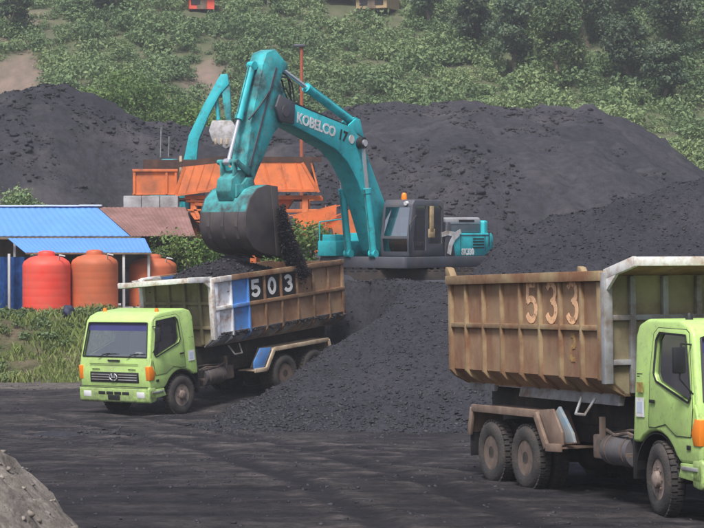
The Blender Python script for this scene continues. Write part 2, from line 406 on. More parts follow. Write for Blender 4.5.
def zone_mat():
    """ground: zone colour attribute R grass, G pale dirt, B brown dust on coal"""
    m = bpy.data.materials.new('site_ground'); m.use_nodes = True; n = m.node_tree.nodes; l = m.node_tree.links; n.clear()
    o = n.new('ShaderNodeOutputMaterial'); p = n.new('ShaderNodeBsdfPrincipled'); l.new(p.outputs[0], o.inputs[0])
    tc = n.new('ShaderNodeTexCoord'); at = n.new('ShaderNodeAttribute'); at.attribute_name = 'zone'
    sp = n.new('ShaderNodeSeparateColor'); l.new(at.outputs['Color'], sp.inputs[0])
    def noise(s, d=6, r=.6, sc=None, rot=0):
        z = n.new('ShaderNodeTexNoise'); z.inputs['Scale'].default_value = s; z.inputs['Detail'].default_value = d; z.inputs['Roughness'].default_value = r
        if sc:
            mp = n.new('ShaderNodeMapping'); mp.inputs['Scale'].default_value = sc; mp.inputs['Rotation'].default_value = (0, 0, rot)
            l.new(tc.outputs['Object'], mp.inputs[0]); l.new(mp.outputs[0], z.inputs['Vector'])
        else: l.new(tc.outputs['Object'], z.inputs['Vector'])
        return z.outputs['Fac']
    def rg(s, a, b, c=0, d=1):
        r = n.new('ShaderNodeMapRange'); r.inputs[1].default_value = a; r.inputs[2].default_value = b; r.inputs[3].default_value = c; r.inputs[4].default_value = d
        l.new(s, r.inputs[0]); return r.outputs[0]
    def mix(f, a, b, mode='MIX'):
        x = n.new('ShaderNodeMix'); x.data_type = 'RGBA'; x.blend_type = mode
        if isinstance(f, float): x.inputs[0].default_value = f
        else: l.new(f, x.inputs[0])
        for k, q in ((6, a), (7, b)):
            if isinstance(q, tuple): x.inputs[k].default_value = (*q, 1)
            else: l.new(q, x.inputs[k])
        return x.outputs[2]
    def mth(op, a, b):
        q = n.new('ShaderNodeMath'); q.operation = op; q.use_clamp = True
        for k, v in ((0, a), (1, b)):
            if isinstance(v, float): q.inputs[k].default_value = v
            else: l.new(v, q.inputs[k])
        return q.outputs[0]
    c = mix(rg(noise(.35, 5), .4, .6), (.017, .017, .023), (.029, .027, .033))
    # brown dust streaks that follow the wheel tracks, strength from B
    st = rg(noise(.55, 9, .7, (.45, 2.0, 1), R(-24)), .44, .60)
    st2 = rg(noise(.8, 9, .75), .46, .62)
    f = mth('MULTIPLY', mth('ADD', mth('MULTIPLY', st, .6), mth('MULTIPLY', st2, .45)), sp.outputs[2])
    c = mix(f, c, (.135, .115, .113))
    # wet, near-black ruts
    wr = rg(noise(.55, 6, .6, (.3, 3.2, 1), R(-20)), .60, .70)
    c = mix(mth('MULTIPLY', wr, .75), c, (.016, .015, .019))
    pale = mix(rg(noise(1.8, 8, .7), .35, .65), (.24, .21, .19), (.42, .37, .32))
    c = mix(mth('MULTIPLY', sp.outputs[1], rg(noise(2.4, 8, .7), .3, .5, .55, 1.0)), c, pale)
    gr = mix(rg(noise(1.1, 8, .65), .35, .65), (.085, .115, .035), (.16, .125, .085))
    c = mix(sp.outputs[0], c, gr)
    c = mix(1.0, c, rg(noise(14, 9, .75), .3, .7, .6, 1.45), 'MULTIPLY')
    c = mix(1.0, c, rg(noise(2.6, 9, .75), .32, .68, .5, 1.55), 'MULTIPLY')
    l.new(c, p.inputs['Base Color']); p.inputs['Roughness'].default_value = .9; p.inputs['Specular IOR Level'].default_value = .25
    b = n.new('ShaderNodeBump'); b.inputs['Strength'].default_value = .9; b.inputs['Distance'].default_value = .16
    l.new(noise(6, 12, .8), b.inputs['Height']); l.new(b.outputs[0], p.inputs['Normal'])
    return m
M['ground'] = zone_mat()

def leaf_mat(name, ca, cb, cc, attr=True, objvar=.25):
    m = bpy.data.materials.new(name); m.use_nodes = True; n = m.node_tree.nodes; l = m.node_tree.links; n.clear()
    o = n.new('ShaderNodeOutputMaterial'); p = n.new('ShaderNodeBsdfPrincipled')
    at = n.new('ShaderNodeAttribute'); at.attribute_name = 'zone'
    sp = n.new('ShaderNodeSeparateColor'); l.new(at.outputs['Color'], sp.inputs[0])
    cr = n.new('ShaderNodeValToRGB'); l.new(sp.outputs[0], cr.inputs[0])
    e = cr.color_ramp.elements; e[0].color = (*ca, 1); e[1].color = (*cc, 1); x = e.new(.5); x.color = (*cb, 1)
    oi = n.new('ShaderNodeObjectInfo'); mr = n.new('ShaderNodeMapRange'); mr.inputs[3].default_value = 1 - objvar; mr.inputs[4].default_value = 1 + objvar
    l.new(oi.outputs['Random'], mr.inputs[0])
    mx = n.new('ShaderNodeMix'); mx.data_type = 'RGBA'; mx.blend_type = 'MULTIPLY'; mx.inputs[0].default_value = 1
    l.new(cr.outputs[0], mx.inputs[6]); l.new(mr.outputs[0], mx.inputs[7])
    l.new(mx.outputs[2], p.inputs['Base Color']); p.inputs['Roughness'].default_value = .6; p.inputs['Specular IOR Level'].default_value = .3
    tr = n.new('ShaderNodeBsdfTranslucent'); l.new(mx.outputs[2], tr.inputs[0])
    ms = n.new('ShaderNodeMixShader'); ms.inputs[0].default_value = .25
    l.new(p.outputs[0], ms.inputs[1]); l.new(tr.outputs[0], ms.inputs[2]); l.new(ms.outputs[0], o.inputs[0])
    return m
M['leaf_hill'] = leaf_mat('hill_foliage', (.06, .10, .055), (.15, .23, .10), (.29, .36, .16))
M['leaf_tree'] = leaf_mat('tree_foliage', (.05, .085, .055), (.10, .15, .085), (.17, .22, .12))
M['leaf_bright'] = leaf_mat('bright_foliage', (.07, .14, .04), (.14, .24, .06), (.24, .33, .10))
M['grass'] = leaf_mat('grass_blades', (.13, .18, .05), (.23, .29, .09), (.36, .34, .18))

# ------------------------------------------------------------------ terrain
def g0(x, y):
    """level of the road and yard, without small bumps"""
    z = -np.clip(y - 28, -12, 25) * .033
    t = np.clip((x + 5.3) * .6 + (y - 52.8) * .8, 0, 8.5)
    z = z + .077 * t * ss(-9, -5.5, x) * ss(50, 54, y)
    # bank up to the tank terrace
    z = z + ss(63.3, 69.2, y) * (1.06 - z)
    return z
RX = [-30, -6, -4.2, -3.2, -1.7, -.57, 1.3, 2.4, 3.2, 3.7, 4.45, 6.2, 8.8, 11, 16, 22, 30]
RZ = [-3, -2.2, -1.3, -.78, .08, .90, 2.07, 2.5, 2.85, 3.5, 4.0, 4.45, 5.25, 5.7, 5.6, 4.2, 1.5]
def heap_front(x, y):
    x = np.asarray(x, float); y = np.asarray(y, float)
    zc = np.interp(x, RX, RZ) + .10 * fbm(x, y * 0 + 3, .9, 3, 40)
    yf = 44.3 - ss(3, 14, x) * 4.5 + .5 * fbm(x, y * 0, 2.5, 3, 41)
    zf = g0(x, yf) - .05
    t = (y - yf) / (53 - yf)
    front = zf + (np.maximum(zc, zf - 1) - zf) * np.sign(t) * np.abs(t) ** 1.25
    front = np.where(t < 0, zf + t * 1.5, front)
    bench = 1.8 + .62 * ss(60.2, 59.2, y - .12 * (x - 1))
    xr = x + .35 * fbm(x, y, .8, 3, 44) + 2.3 * ss(57.6, 59.4, y)
    side = ss(-.3, 1.5, xr)                                   # no bench left of this: the loading bay
    tb = np.clip((y - 53) / 4.0, 0, 1)
    bk = zc + (bench - zc) * (tb * tb * (3 - 2 * tb)) * (1 - ss(4.5, 9, x) * .75)
    bk = bk - np.clip(y - 66, 0, 40) * .35
    drop = zc - (y - 53) * 1.1
    back = drop * (1 - side) + bk * side
    # bench edge facing the truck
    z = np.where(y < 53, front, back)
    n = .13 * fbm(x * 1.3, y * .35, .8, 4, 48) + .10 * fbm(x, y, 1.6, 5, 42, .62) + .07 * fbm(x, y, .35, 3, 47)
    return z + n
def back_heap(x, y):
    x = np.asarray(x, float); y = np.asarray(y, float)
    # crest control given as X at Y 105
    XC = [-60, -22, -18.3, -15.2, -13.5, -12, -8.5, -5, -1.5, 1.5, 4, 6.4, 7.7, 10, 12.4, 14, 16.3, 18.4, 22, 28, 40, 60]
    ZC = [6, 9.6, 11.0, 11.0, 10.4, 9.7, 9.6, 9.8, 10.3, 10.8, 10.7, 10.9, 10.5, 10.6, 10.2, 9.6, 8.3, 6.9, 5.2, 4, 3, 2]
    zc = np.interp(x * 105 / np.maximum(y, 60), XC, ZC) * 1.0
    zc = zc + .25 * fbm(x, y, 2.2, 4, 50) + .5 * fbm(x, y * .3, 7, 3, 57)
    yc = 105 + 3 * fbm(x, x * 0, 14, 2, 51)
    base = 1.06
    t = np.clip((y - 82) / (yc - 82), -.2, 1)
    prof = np.where(t > 0, np.abs(t) ** .85, t)
    lf = ss(-10, -17, x)
    front = base + (zc - base) * prof
    gul = fbm(x * 1.0 + (y - 90) * .35, y * .18, 1.6, 4, 52) * .5 * np.clip(t * 3, 0, 1) * np.clip((1 - t) * 4, .15, 1)
    back = zc - (y - yc) * .5
    z = np.where(y < yc, front + gul, back)
    # secondary hummocks in front of the crest, left and centre
    for (cx, cy, h, r) in ((-16, 92, 2.6, 5.5), (-10, 90, 1.8, 5), (-22, 90, 2.5, 6), (-4, 93, 1.2, 5), (4, 92, 1.6, 6), (12, 90, 1.5, 6), (-13, 97, 1.5, 4)):
        z = z + h * np.exp(-((x - cx) ** 2 + (y - cy) ** 2 * .8) / r ** 2)
    z = z + .38 * fbm(x, y, 2.6, 5, 53, .65) + .34 * np.abs(fbm(x, y, 1.1, 4, 54)) + .08 * vnoise(x * 4, y * 4, 58)
    k = np.exp(-(((x + 8.2) / 4.2) ** 2 + ((y - 88) / 4.0) ** 4))
    z = z * (1 - k) + 3.7 * k
    return z
def hill(x, y):
    x = np.asarray(x, float); y = np.asarray(y, float)
    yb = 114 + ss(8, 22, x) * -3
    z = 5.5 + np.clip(y - yb, -20, 400) * .36
    z = z + 2.2 * fbm(x, y, 30, 3, 60) + .8 * fbm(x, y, 8, 3, 61) + .3 * fbm(x, y, 2, 3, 62)
    z = z - ss(-25, -80, x) * 6 - ss(30, 100, x) * 3
    gul = np.exp(-((x + 10.2) / 2.0) ** 2)   # eroded gully of bare soil
    z = z - 1.2 * gul * ss(116, 122, y) * ss(150, 132, y)
    return z
TRACKS = [(-14, 50, 9, 25, 3.0), (-7.5, 53, 2.5, 16, 2.2), (-16, 54, 7, 37, -2.5)]
def track_d(x, y, tr):
    """distance to the nearer of the two wheel lines of a track, and where the track runs"""
    x0, y0, x1, y1, cv = tr
    L = math.hypot(x1 - x0, y1 - y0); ux, uy = (x1 - x0) / L, (y1 - y0) / L
    s_ = (x - x0) * ux + (y - y0) * uy; d_ = -(x - x0) * uy + (y - y0) * ux - cv * np.sin(PI * np.clip(s_ / L, 0, 1)) + .10 * vnoise(s_ * .5, s_ * 0, 77)
    return np.minimum(np.abs(d_ - 1), np.abs(d_ + 1)), ss(-1, 1, s_) * ss(L + 1, L - 1, s_)
def ground(x, y):
    x = np.asarray(x, float); y = np.asarray(y, float)
    z = g0(x, y)
    # foreground mound of pale spoil on the left
    e = ((x + 6.6) / 4.9) ** 2 + ((y - 19.8) / 4.8) ** 2 + .30 * fbm(x, y, 1.2, 4, 39, .55)
    md = 2.1 * np.clip(1 - e, 0, 1) ** 1.15
    z = z + md * (1 + .16 * fbm(x, y, .8, 6, 31, .6))
    near = ss(75, 60, y)
    z = z + near * (.022 * fbm(x, y, 1.3, 3, 30, .5) + .030 * fbm(x, y, .22, 4, 33, .7))
    # ruts along the haul road, running roughly with the trucks
    s = x * math.cos(R(-20)) + (y - 40) * math.sin(R(-20)) * -1
    c = (y - 40) * math.cos(R(20)) - x * math.sin(R(20)) * -.6
    rut = np.abs(fbm(s * .12, c, .7, 3, 34))
    z = z - .008 * (1 - np.clip(rut * 4, 0, 1)) * ss(62, 56, y) * ss(12, 20, y)
    for tr in TRACKS:
        q, on = track_d(x, y, tr)
        z = z - on * .035 * np.exp(-(q / .24) ** 4) + on * .007 * np.exp(-((q - .42) / .12) ** 2) * (1 + .6 * fbm(x, y, .5, 2, 78))
    z = z + .35 * ss(63, 66, y) * ss(76, 69, y) * .5 * fbm(x, y, 1.2, 3, 35)
    return z
def axis_(parts):
    a = [np.arange(p, q, s) for p, q, s in parts]; return np.concatenate(a + [[parts[-1][1]]])
def grid_mesh(name, xs, ys, fn, mats, attrfn=None, cut=None):
    X, Y = np.meshgrid(xs, ys); Z = fn(X, Y)
    V = np.stack([X, Y, Z], -1).reshape(-1, 3)
    ny, nx = X.shape; idx = np.arange(nx * ny).reshape(ny, nx)
    F = np.stack([idx[:-1, :-1], idx[:-1, 1:], idx[1:, 1:], idx[1:, :-1]], -1).reshape(-1, 4)
    if cut is not None:
        k = cut(X, Y, Z).reshape(-1)
        F = F[k[F].any(1)]
        used = np.unique(F); mp = -np.ones(len(V), int); mp[used] = np.arange(len(used)); V = V[used]; F = mp[F]
    A = attrfn(V[:, 0], V[:, 1]) if attrfn else None
    o = np_mesh(name, V, F, mats, attr=A)
    o.data.shade_smooth(); return o
def zones(x, y):
    gr = ss(62.6, 64.2, y + .5 * fbm(x, y, 1, 2, 36)) * ss(100, 80, y) * ss(-2, -4.5, x)
    e = ((x + 6.4) / 4.6) ** 2 + ((y - 19.6) / 4.3) ** 2
    pale = ss(1.05, .75, e + .25 * fbm(x, y, .9, 3, 37))
    # gravel shoulder under the bank
    pale = np.maximum(pale, .38 * ss(59.5, 61, y) * ss(64.5, 63.2, y) * ss(-3, -7, x))
    dust = np.clip(.75 + .9 * fbm(x, y, 5, 3, 38), .15, 1) * ss(14, 22, y)
    for tr in TRACKS:
        q, on = track_d(x, y, tr)
        dust = dust * (1 - .85 * on * np.exp(-(q / .27) ** 4)) + .5 * on * np.exp(-((q - .45) / .16) ** 2)
    return np.stack([gr, pale, np.clip(dust, 0, 1.3)], 1)
gx = axis_([(-500, -100, 40), (-100, -20, 4), (-20, -8, .35), (-8, 9, .11), (9, 18, .35), (18, 100, 4), (100, 500, 40)])
gy = axis_([(-300, -20, 40), (-20, 12, 3), (12, 16, .4), (16, 46, .11), (46, 72, .18), (72, 112, 2), (112, 1200, 60)])
go = grid_mesh('ground', gx, gy, ground, M['ground'], zones); tag(go, kind='structure')

hx = axis_([(-8, 12, .14), (12, 34, .6)]); hy = axis_([(34, 58, .14), (58, 84, .8)])
ho = grid_mesh('coal_heap', hx, hy, heap_front, M['coal'], cut=lambda X, Y, Z: Z > ground(X, Y) - .25)
tag(ho, 'long black coal heap sloping down to the road between the two trucks', 'coal heap', kind='stuff')
bx_ = axis_([(-75, -26, 1.5), (-26, 26, .3), (26, 75, 1.5)]); by_ = axis_([(78, 110, .3), (110, 135, 2)])
bo = grid_mesh('coal_heap', bx_, by_, back_heap, M['coal_far'], cut=lambda X, Y, Z: Z > .4)
tag(bo, 'large purplish coal stockpile rising behind the orange hopper and the excavator', 'coal heap', kind='stuff')
def hzones(x, y):
    bare = np.maximum(ss(.9, .2, ((x + 23.4) / 2.9) ** 2 + ((y - 138) / 11) ** 2 + .5 * fbm(x, y, 3, 3, 70)),
                      ss(.9, .2, ((x + 10.2) / 2.0) ** 2 + ((y - 142) / 6) ** 2 + .5 * fbm(x, y, 2, 3, 71)))
    bare = np.maximum(bare, .6 * ss(.25, .6, fbm(x, y, 6, 3, 72)) * ss(5, -5, x))
    return np.stack([1 - bare, bare, bare * 0 + .5], 1)
hm = zone_mat_hill = None
def hill_mat():
    m = bpy.data.materials.new('hill_soil'); m.use_nodes = True; n = m.node_tree.nodes; l = m.node_tree.links; n.clear()
    o = n.new('ShaderNodeOutputMaterial'); p = n.new('ShaderNodeBsdfPrincipled'); l.new(p.outputs[0], o.inputs[0])
    tc = n.new('ShaderNodeTexCoord'); at = n.new('ShaderNodeAttribute'); at.attribute_name = 'zone'
    sp = n.new('ShaderNodeSeparateColor'); l.new(at.outputs['Color'], sp.inputs[0])
    def ramp(s, a, b, sc):
        z = n.new('ShaderNodeTexNoise'); z.inputs['Scale'].default_value = s; z.inputs['Detail'].default_value = 8; z.inputs['Roughness'].default_value = .65
        mp = n.new('ShaderNodeMapping'); mp.inputs['Scale'].default_value = sc; l.new(tc.outputs['Object'], mp.inputs[0]); l.new(mp.outputs[0], z.inputs['Vector'])
        r = n.new('ShaderNodeMapRange'); r.inputs[1].default_value = .35; r.inputs[2].default_value = .65; l.new(z.outputs['Fac'], r.inputs[0])
        x = n.new('ShaderNodeMix'); x.data_type = 'RGBA'; l.new(r.outputs[0], x.inputs[0]); x.inputs[6].default_value = (*a, 1); x.inputs[7].default_value = (*b, 1); return x.outputs[2]
    a = ramp(.8, (.06, .075, .035), (.11, .115, .06), (1, 1, 1)); b = ramp(.6, (.23, .165, .13), (.13, .105, .08), (1.5, .5, 1))
    x = n.new('ShaderNodeMix'); x.data_type = 'RGBA'; l.new(sp.outputs[1], x.inputs[0]); l.new(a, x.inputs[6]); l.new(b, x.inputs[7])
    l.new(x.outputs[2], p.inputs['Base Color']); p.inputs['Roughness'].default_value = .95
    return m
hxs = axis_([(-220, -40, 6), (-40, 40, .8), (40, 220, 6)]); hys = axis_([(104, 180, .8), (180, 420, 8)])
hl = grid_mesh('hill', hxs, hys, hill, hill_mat(), hzones); tag(hl, kind='structure')

# ------------------------------------------------------------------ lumps
def rock_templates(n=6):
    T = []
    for k in range(n):
        bm = nb(); bmesh.ops.create_icosphere(bm, subdivisions=1, radius=1)
        V = np.array([v.co for v in bm.verts]); F = np.array([[v.index for v in f.verts] for f in bm.faces]); bm.free()
        V = V * (1 + .9 * (rng.random((len(V), 1)) - .5)) * np.array([1, .75, .45]) * (1 + .5 * (rng.random(3) - .5))
        T.append((V, F))
    return T
RT = rock_templates()
def scatter(name, P, sz, mats, flat=.35):
    Vs = []; Fs = []; off = 0
    P = np.asarray(P); kk = rng.integers(0, len(RT), len(P))
    for t in range(len(RT)):
        idx = np.where(kk == t)[0]
        if len(idx) == 0: continue
        V, F = RT[t]; n = len(idx)
        a = rng.random(n) * 2 * PI; b = (rng.random(n) - .5) * 1.6
        ca, sa, cb, sb = np.cos(a), np.sin(a), np.cos(b), np.sin(b)
        Rm = np.zeros((n, 3, 3)); Rm[:, 0, 0] = ca; Rm[:, 0, 1] = -sa * cb; Rm[:, 0, 2] = sa * sb; Rm[:, 1, 0] = sa; Rm[:, 1, 1] = ca * cb; Rm[:, 1, 2] = -ca * sb; Rm[:, 2, 1] = sb; Rm[:, 2, 2] = cb
        W_ = np.einsum('nij,vj->nvi', Rm, V) * sz[idx][:, None, None] + P[idx][:, None, :]
        Vs.append(W_.reshape(-1, 3)); Fs.append((F[None] + (np.arange(n) * len(V))[:, None, None] + off).reshape(-1, 3)); off += n * len(V)
    return np_mesh(name, np.concatenate(Vs), np.concatenate(Fs), mats)
n = 76000
x = rng.uniform(-6, 12, n); y = rng.uniform(40, 60.5, n); z = heap_front(x, y); k = z > ground(x, y) - .02
x, y, z = x[k], y[k], z[k]; ft = ss(1.2, .1, z - ground(x, y)); sz = (.010 + .045 * rng.random(len(x)) ** 5) * (1 + .5 * ft)
o = scatter('coal_lumps', np.stack([x, y, z + sz * .1], 1), sz, M['coal_lump']); tag(o, 'small lumps of coal lying over the near heap', 'coal lumps', kind='stuff')
n = 42000
x = rng.uniform(-26, 26, n); y = rng.uniform(84, 106, n); z = back_heap(x, y); sz = .03 + .17 * rng.random(n) ** 6
cl = fbm(x, y, 3, 3, 80) > .05; x, y, z, sz = x[cl], y[cl], z[cl], sz[cl]
o = scatter('coal_lumps', np.stack([x, y, z], 1), sz, M['coal_far']); tag(o, 'rough lumps scattered over the far stockpile', 'coal lumps', kind='stuff')
n = 60000
x = rng.uniform(-14, 12, n); y = 18 + rng.random(n) ** .7 * 44; z = ground(x, y); sz = .007 + .05 * rng.random(n) ** 9
k = fbm(x, y, .9, 4, 120, .65) > .02; x, y, z, sz = x[k], y[k], z[k], sz[k]
o = scatter('road_gravel', np.stack([x, y, z], 1), sz, M['coal_lump']); tag(o, 'loose coal gravel on the haul road', 'gravel', kind='stuff')
n = 9000
x = rng.uniform(-9, -1.5, n); y = rng.uniform(15, 24, n); e = ((x + 6.4) / 4.6) ** 2 + ((y - 19.6) / 4.3) ** 2; k = e < 1
x, y = x[k], y[k]; z = ground(x, y); sz = .006 + .05 * rng.random(len(x)) ** 8
o = scatter('spoil_stones', np.stack([x, y, z], 1), sz, mat('pale_stone', (.24, .21, .18), .9, var=.4)); tag(o, 'pale stones on the grey spoil mound in the near corner', 'stones', kind='stuff')

# ------------------------------------------------------------------ dump trucks
FX = 1.25     # front bumper plane
def taper(bm):
    for v in bm.verts:
        if v.co.z > 1.6: v.co.y *= 1 - .075 * (v.co.z - 1.6) / 1.13
CABPOLY = [(-.65, 1.0), (-.65, 2.5), (-.58, 2.66), (-.35, 2.74), (.55, 2.73), (.80, 2.66), (.93, 2.54), (1.17, 1.60), (1.215, 1.2), (1.215, .80), (.66, .80)] + \
          [(.66 * math.cos(R(a)), .53 + .66 * math.sin(R(a))) for a in (32, 45, 60, 75, 90, 105, 120, 134)] + [(-.65, 1.0)][:0]
SIDEWIN = [(.76, 2.52), (.04, 2.55), (-.04, 2.46), (-.06, 1.98), (.02, 1.88), (.92, 1.62), (.98, 1.70)]
def build_wheel(parent, loc, steer=0, dual=False, side=1):
    t = bpy.data.objects.new('wheel', None); COL.objects.link(t); t.parent = parent; t.location = loc; t.rotation_euler = (0, 0, steer)
    key = ('w', dual, side)
    if key in MESH:
        for nm, me in MESH[key]:
            o = bpy.data.objects.new(nm, me); COL.objects.link(o); o.parent = t
        return t
    # local: outer face at y=0 side, wheel extends inwards (-side*y)
    r = .52; w = .27; lst = []
    def place(y0):   # matrix: lathe axis z -> y, starting from outer face going inward
        return Matrix.Translation((0, y0, 0)) @ (Matrix.Rotation(PI / 2, 4, 'X') if side > 0 else Matrix.Rotation(-PI / 2, 4, 'X'))
    bm = nb()
    for k in range(2 if dual else 1):
        m = place(-side * k * .31)
        lathe(bm, [(.285, .02), (.34, .0), (.43, -.005), (.485, .02), (r - .012, .055), (r, .08), (r, .19), (r - .012, .215), (.485, .25), (.43, .275), (.34, .27), (.285, .25)], 40, m, close=True)
        for i in range(36):        # tread blocks
            a = 2 * PI * i / 36
            for s_, h in ((0, .085), (1, .175)):
                q = m @ Matrix.Rotation(a + s_ * .087, 4, 'Z')
                vs = box(bm, (0, 0, 0), (.028, .062, .085))
                bmesh.ops.transform(bm, matrix=q @ Matrix.Translation((r + .004, 0, h)), verts=vs)
    lst.append(('tyre', bm, M['tyre']))
    bm = nb(); m = place(0)
    if not dual:
        lathe(bm, [(.29, .03), (.275, .05), (.265, .10), (.25, .11), (.20, .06), (.15, .03), (.12, .025), (.115, -.03), (.08, -.05), (.0005, -.055)], 32, m)
        lathe(bm, [(.289, .03), (.289, .24), (.26, .24), (.26, .12)], 32, m, mi=0, close=True)
    else:
        lathe(bm, [(.29, .03), (.272, .04), (.262, .13), (.25, .19), (.245, .20)], 32, m); lathe(bm, [(.244, .195), (.20, .215), (.135, .20), (.13, .06), (.10, .03), (.0005, .025)], 32, m, mi=1)  # inner disc coloured dark to stand for shade in the deep dish
        lathe(bm, [(.289, .04), (.289, .56), (.25, .56), (.25, .2)], 32, m, close=True)
    lst.append(('rim', bm, [M['rim_front'] if not dual else M['rim'], M['dark']]))
    bm = nb()
    for i in range(8):
        a = 2 * PI * i / 8; rr = .165 if not dual else .175; hh = .028 if not dual else .195
        q = m @ Matrix.Rotation(a, 4, 'Z') @ Matrix.Translation((rr, 0, 0))
        cyl(bm, q @ Vector((0, 0, hh + .02)), q @ Vector((0, 0, hh - .02)), .016, seg=6)
        q = m @ Matrix.Rotation(a + .39, 4, 'Z') @ Matrix.Translation((.225, 0, 0))
        vs = cyl(bm, q @ Vector((0, 0, (.085 if not dual else .20) + .01)), q @ Vector((0, 0, (.085 if not dual else .20) - .013)), .032, seg=12, mi=1)
    lst.append(('wheel_nuts', bm, [M['rim'], M['black']]))
    out = []
    for nm, b, mm in lst:
        o = obj(nm, b, mm, t, 40); out.append((nm, o.data))
    MESH[key] = out
    return t
MESH = {}

def build_cab(root, A):
    """A: truck 533 flag"""
    bm = nb(); prism(bm, CABPOLY, -1.225, 1.225, .05, 0, seg=3); taper(bm)
    cav = nb(); prism(cav, [(-.56, 1.12), (-.56, 2.45), (-.33, 2.66), (.54, 2.66), (.78, 2.56), (.86, 2.48), (1.07, 1.58), (1.1, 1.12)], -1.14, 1.14, 0, 1); taper(cav)
    sw = nb(); prism(sw, SIDEWIN, -1.6, 1.6, .03, 0)
    ws = nb(); prism(ws, [(-1.13, 1.64), (1.13, 1.64), (1.035, 2.47), (1.0, 2.51), (-1.0, 2.51), (-1.035, 2.47)], .72, 1.6, 0, 0, 'x')
    for v in ws.verts:      # keep the cut clear of the roof: shear back along the screen
        pass
    me = boolean(bm, [cav, sw, ws], [M['lime'], M['trim']], 'cab')
    cab = link('cab', me, [M['lime'], M['trim']], root, 32)
    # glass
    g = nb()
    def xs(z): return .93 + (1.17 - .93) * (2.54 - z) / (2.54 - 1.60)
    q = [(-1.14, 1.63), (1.14, 1.63), (1.05, 2.50), (-1.05, 2.50)]
    vs = [g.verts.new((xs(z) - .035 , y, z)) for y, z in q]; g.faces.new(vs)
    obj('windscreen', g, M['windscreen'], cab, 0)
    g = nb(); q = [(-1.05, 2.29), (1.05, 2.29), (1.03, 2.495), (-1.03, 2.495)]
    vs = [g.verts.new((xs(z) - .03, y, z)) for y, z in q] + [g.verts.new((xs(z) - .034, y, z)) for y, z in q]
    for f in ((0, 1, 2, 3), (7, 6, 5, 4), (0, 4, 5, 1), (1, 5, 6, 2), (2, 6, 7, 3), (3, 7, 4, 0)): g.faces.new([vs[i] for i in f])
    obj('sun_strip', g, M['visor'], cab, 0)
    # rubber seal round the screen
    g = nb(); q = [(-1.13, 1.64), (1.13, 1.64), (1.035, 2.49), (-1.035, 2.49)]
    P = [Vector((xs(z) + .004, y, z)) for y, z in q]
    for i in range(4): beam(g, P[i], P[(i + 1) % 4], .028, .028)
    obj('screen_seal', g, M['black'], cab, 0)
    for s in (1, -1):
        # door: a plate standing 6 mm proud with its own window hole
        dp = [(.98, 1.16), (1.04, 1.55), (.84, 2.56), (.76, 2.60), (.0, 2.62), (-.12, 2.54), (-.17, 2.0), (-.17, 1.24), (.0, 1.24), (.3, 1.30), (.58, 1.16)]
        d = nb(); prism(d, dp, s * 1.20, s * 1.234, .006); 
        h = nb(); prism(h, SIDEWIN, s * 1.0, s * 1.5, .03)
        for b_ in (d,): taper(b_)
        me = boolean(d, [h], [M['lime']], 'door'); door = link('door', me, [M['lime']], root, 30)
        g = nb(); vs = [g.verts.new((x_, s * 1.19 * (1 - .075 * (z_ - 1.6) / 1.13 if z_ > 1.6 else 1), z_)) for x_, z_ in SIDEWIN]; g.faces.new(vs)
        obj('window', g, M['glass'], door, 0)
        g = nb(); n_ = len(SIDEWIN); P = [Vector((x_, s * 1.236 * (1 - .075 * max(0, z_ - 1.6) / 1.13), z_)) for x_, z_ in SIDEWIN]
        for i in range(n_): beam(g, P[i], P[(i + 1) % n_], .012, .03)
        obj('window_seal', g, M['black'], door, 0)
        g = nb(); box(g, (-.05, s * 1.243, 1.60), (.15, .02, .045), .006); obj('door_handle', g, M['black'], door)
        # the dark gap round the door, and its belt crease
        g = nb(); n_ = len(dp); P = [Vector((x_ , s * 1.229 * (1 - .075 * max(0, z_ - 1.6) / 1.13), z_)) for x_, z_ in dp]
        for i in range(n_):
            beam(g, P[i] + Vector((0, 0, 0)), P[(i + 1) % n_], .008, .012)
        obj('door_gap', g, M['black'], root, 0)
        # indicator on the corner
        g = nb(); prism(g, [(1.222, 1.05), (1.235, 1.40), (1.10, 1.42), (1.0, 1.22), (1.06, 1.05)], s * 1.11, s * 1.242, .012)
        obj('indicator', g, M['amber'], root)
        g = nb(); box(g, (.93, s * 1.238, 1.02), (.10, .012, .06), .004); obj('side_marker', g, M['black'], root)
        # step under the door
        g = nb(); prism(g, [(.69, .80), (.69, .72), (.62, .60), (1.22, .56), (1.26, .60), (1.24, .80)], s * .95, s * 1.235, .015); obj('step_panel', g, M['lime'], root)
        g = nb(); box(g, (.95, s * 1.242, .735), (.42, .02, .05), .006, mi=0); obj('step_tread', g, M['sill'], root)
        # mirror
        if A or s > 0:
            g = nb(); tube(g, [(.90, s * 1.15, 2.40), (.98, s * 1.36, 2.42), (.97, s * 1.38, 1.95), (1.0, s * 1.2, 1.74)], .013, 8)
            mr = obj('mirror_arm', g, M['black'], root)
            g = nb(); box(g, (.97, s * 1.39, 2.2), (.07, .20, .36), .025, Matrix.Rotation(s * -.15, 3, 'Z')); obj('mirror', g, M['black'], mr)
            g = nb(); box(g, (.933, s * 1.39, 2.2), (.006, .16, .31), 0, Matrix.Rotation(s * -.15, 3, 'Z')); obj('mirror_glass', g, M['chrome'], mr, 0)
        # air deflector at the corner below the screen
        g = nb(); prism(g, [(1.12, 1.60), (1.19, 1.35), (1.225, 1.15), (1.2, 1.14), (1.15, 1.35), (1.09, 1.60)], s * 1.212, s * 1.24, .004); obj('corner_vane', g, M['lime'], root)
        # headlamps in the bumper
        g = nb(); prism(g, [(1.19, .58), (1.285, .60), (1.29, .76), (1.19, .77)], s * .80, s * 1.08, .02); obj('headlight', g, M['lamp'], root)
        # cab rear corner vent and stickers
        g = nb(); 
        for i in range(4): box(g, (-.5, s * 1.176, 1.86 + i * .035), (.16, .008, .014))
        obj('vent', g, M['black'], root, 0)
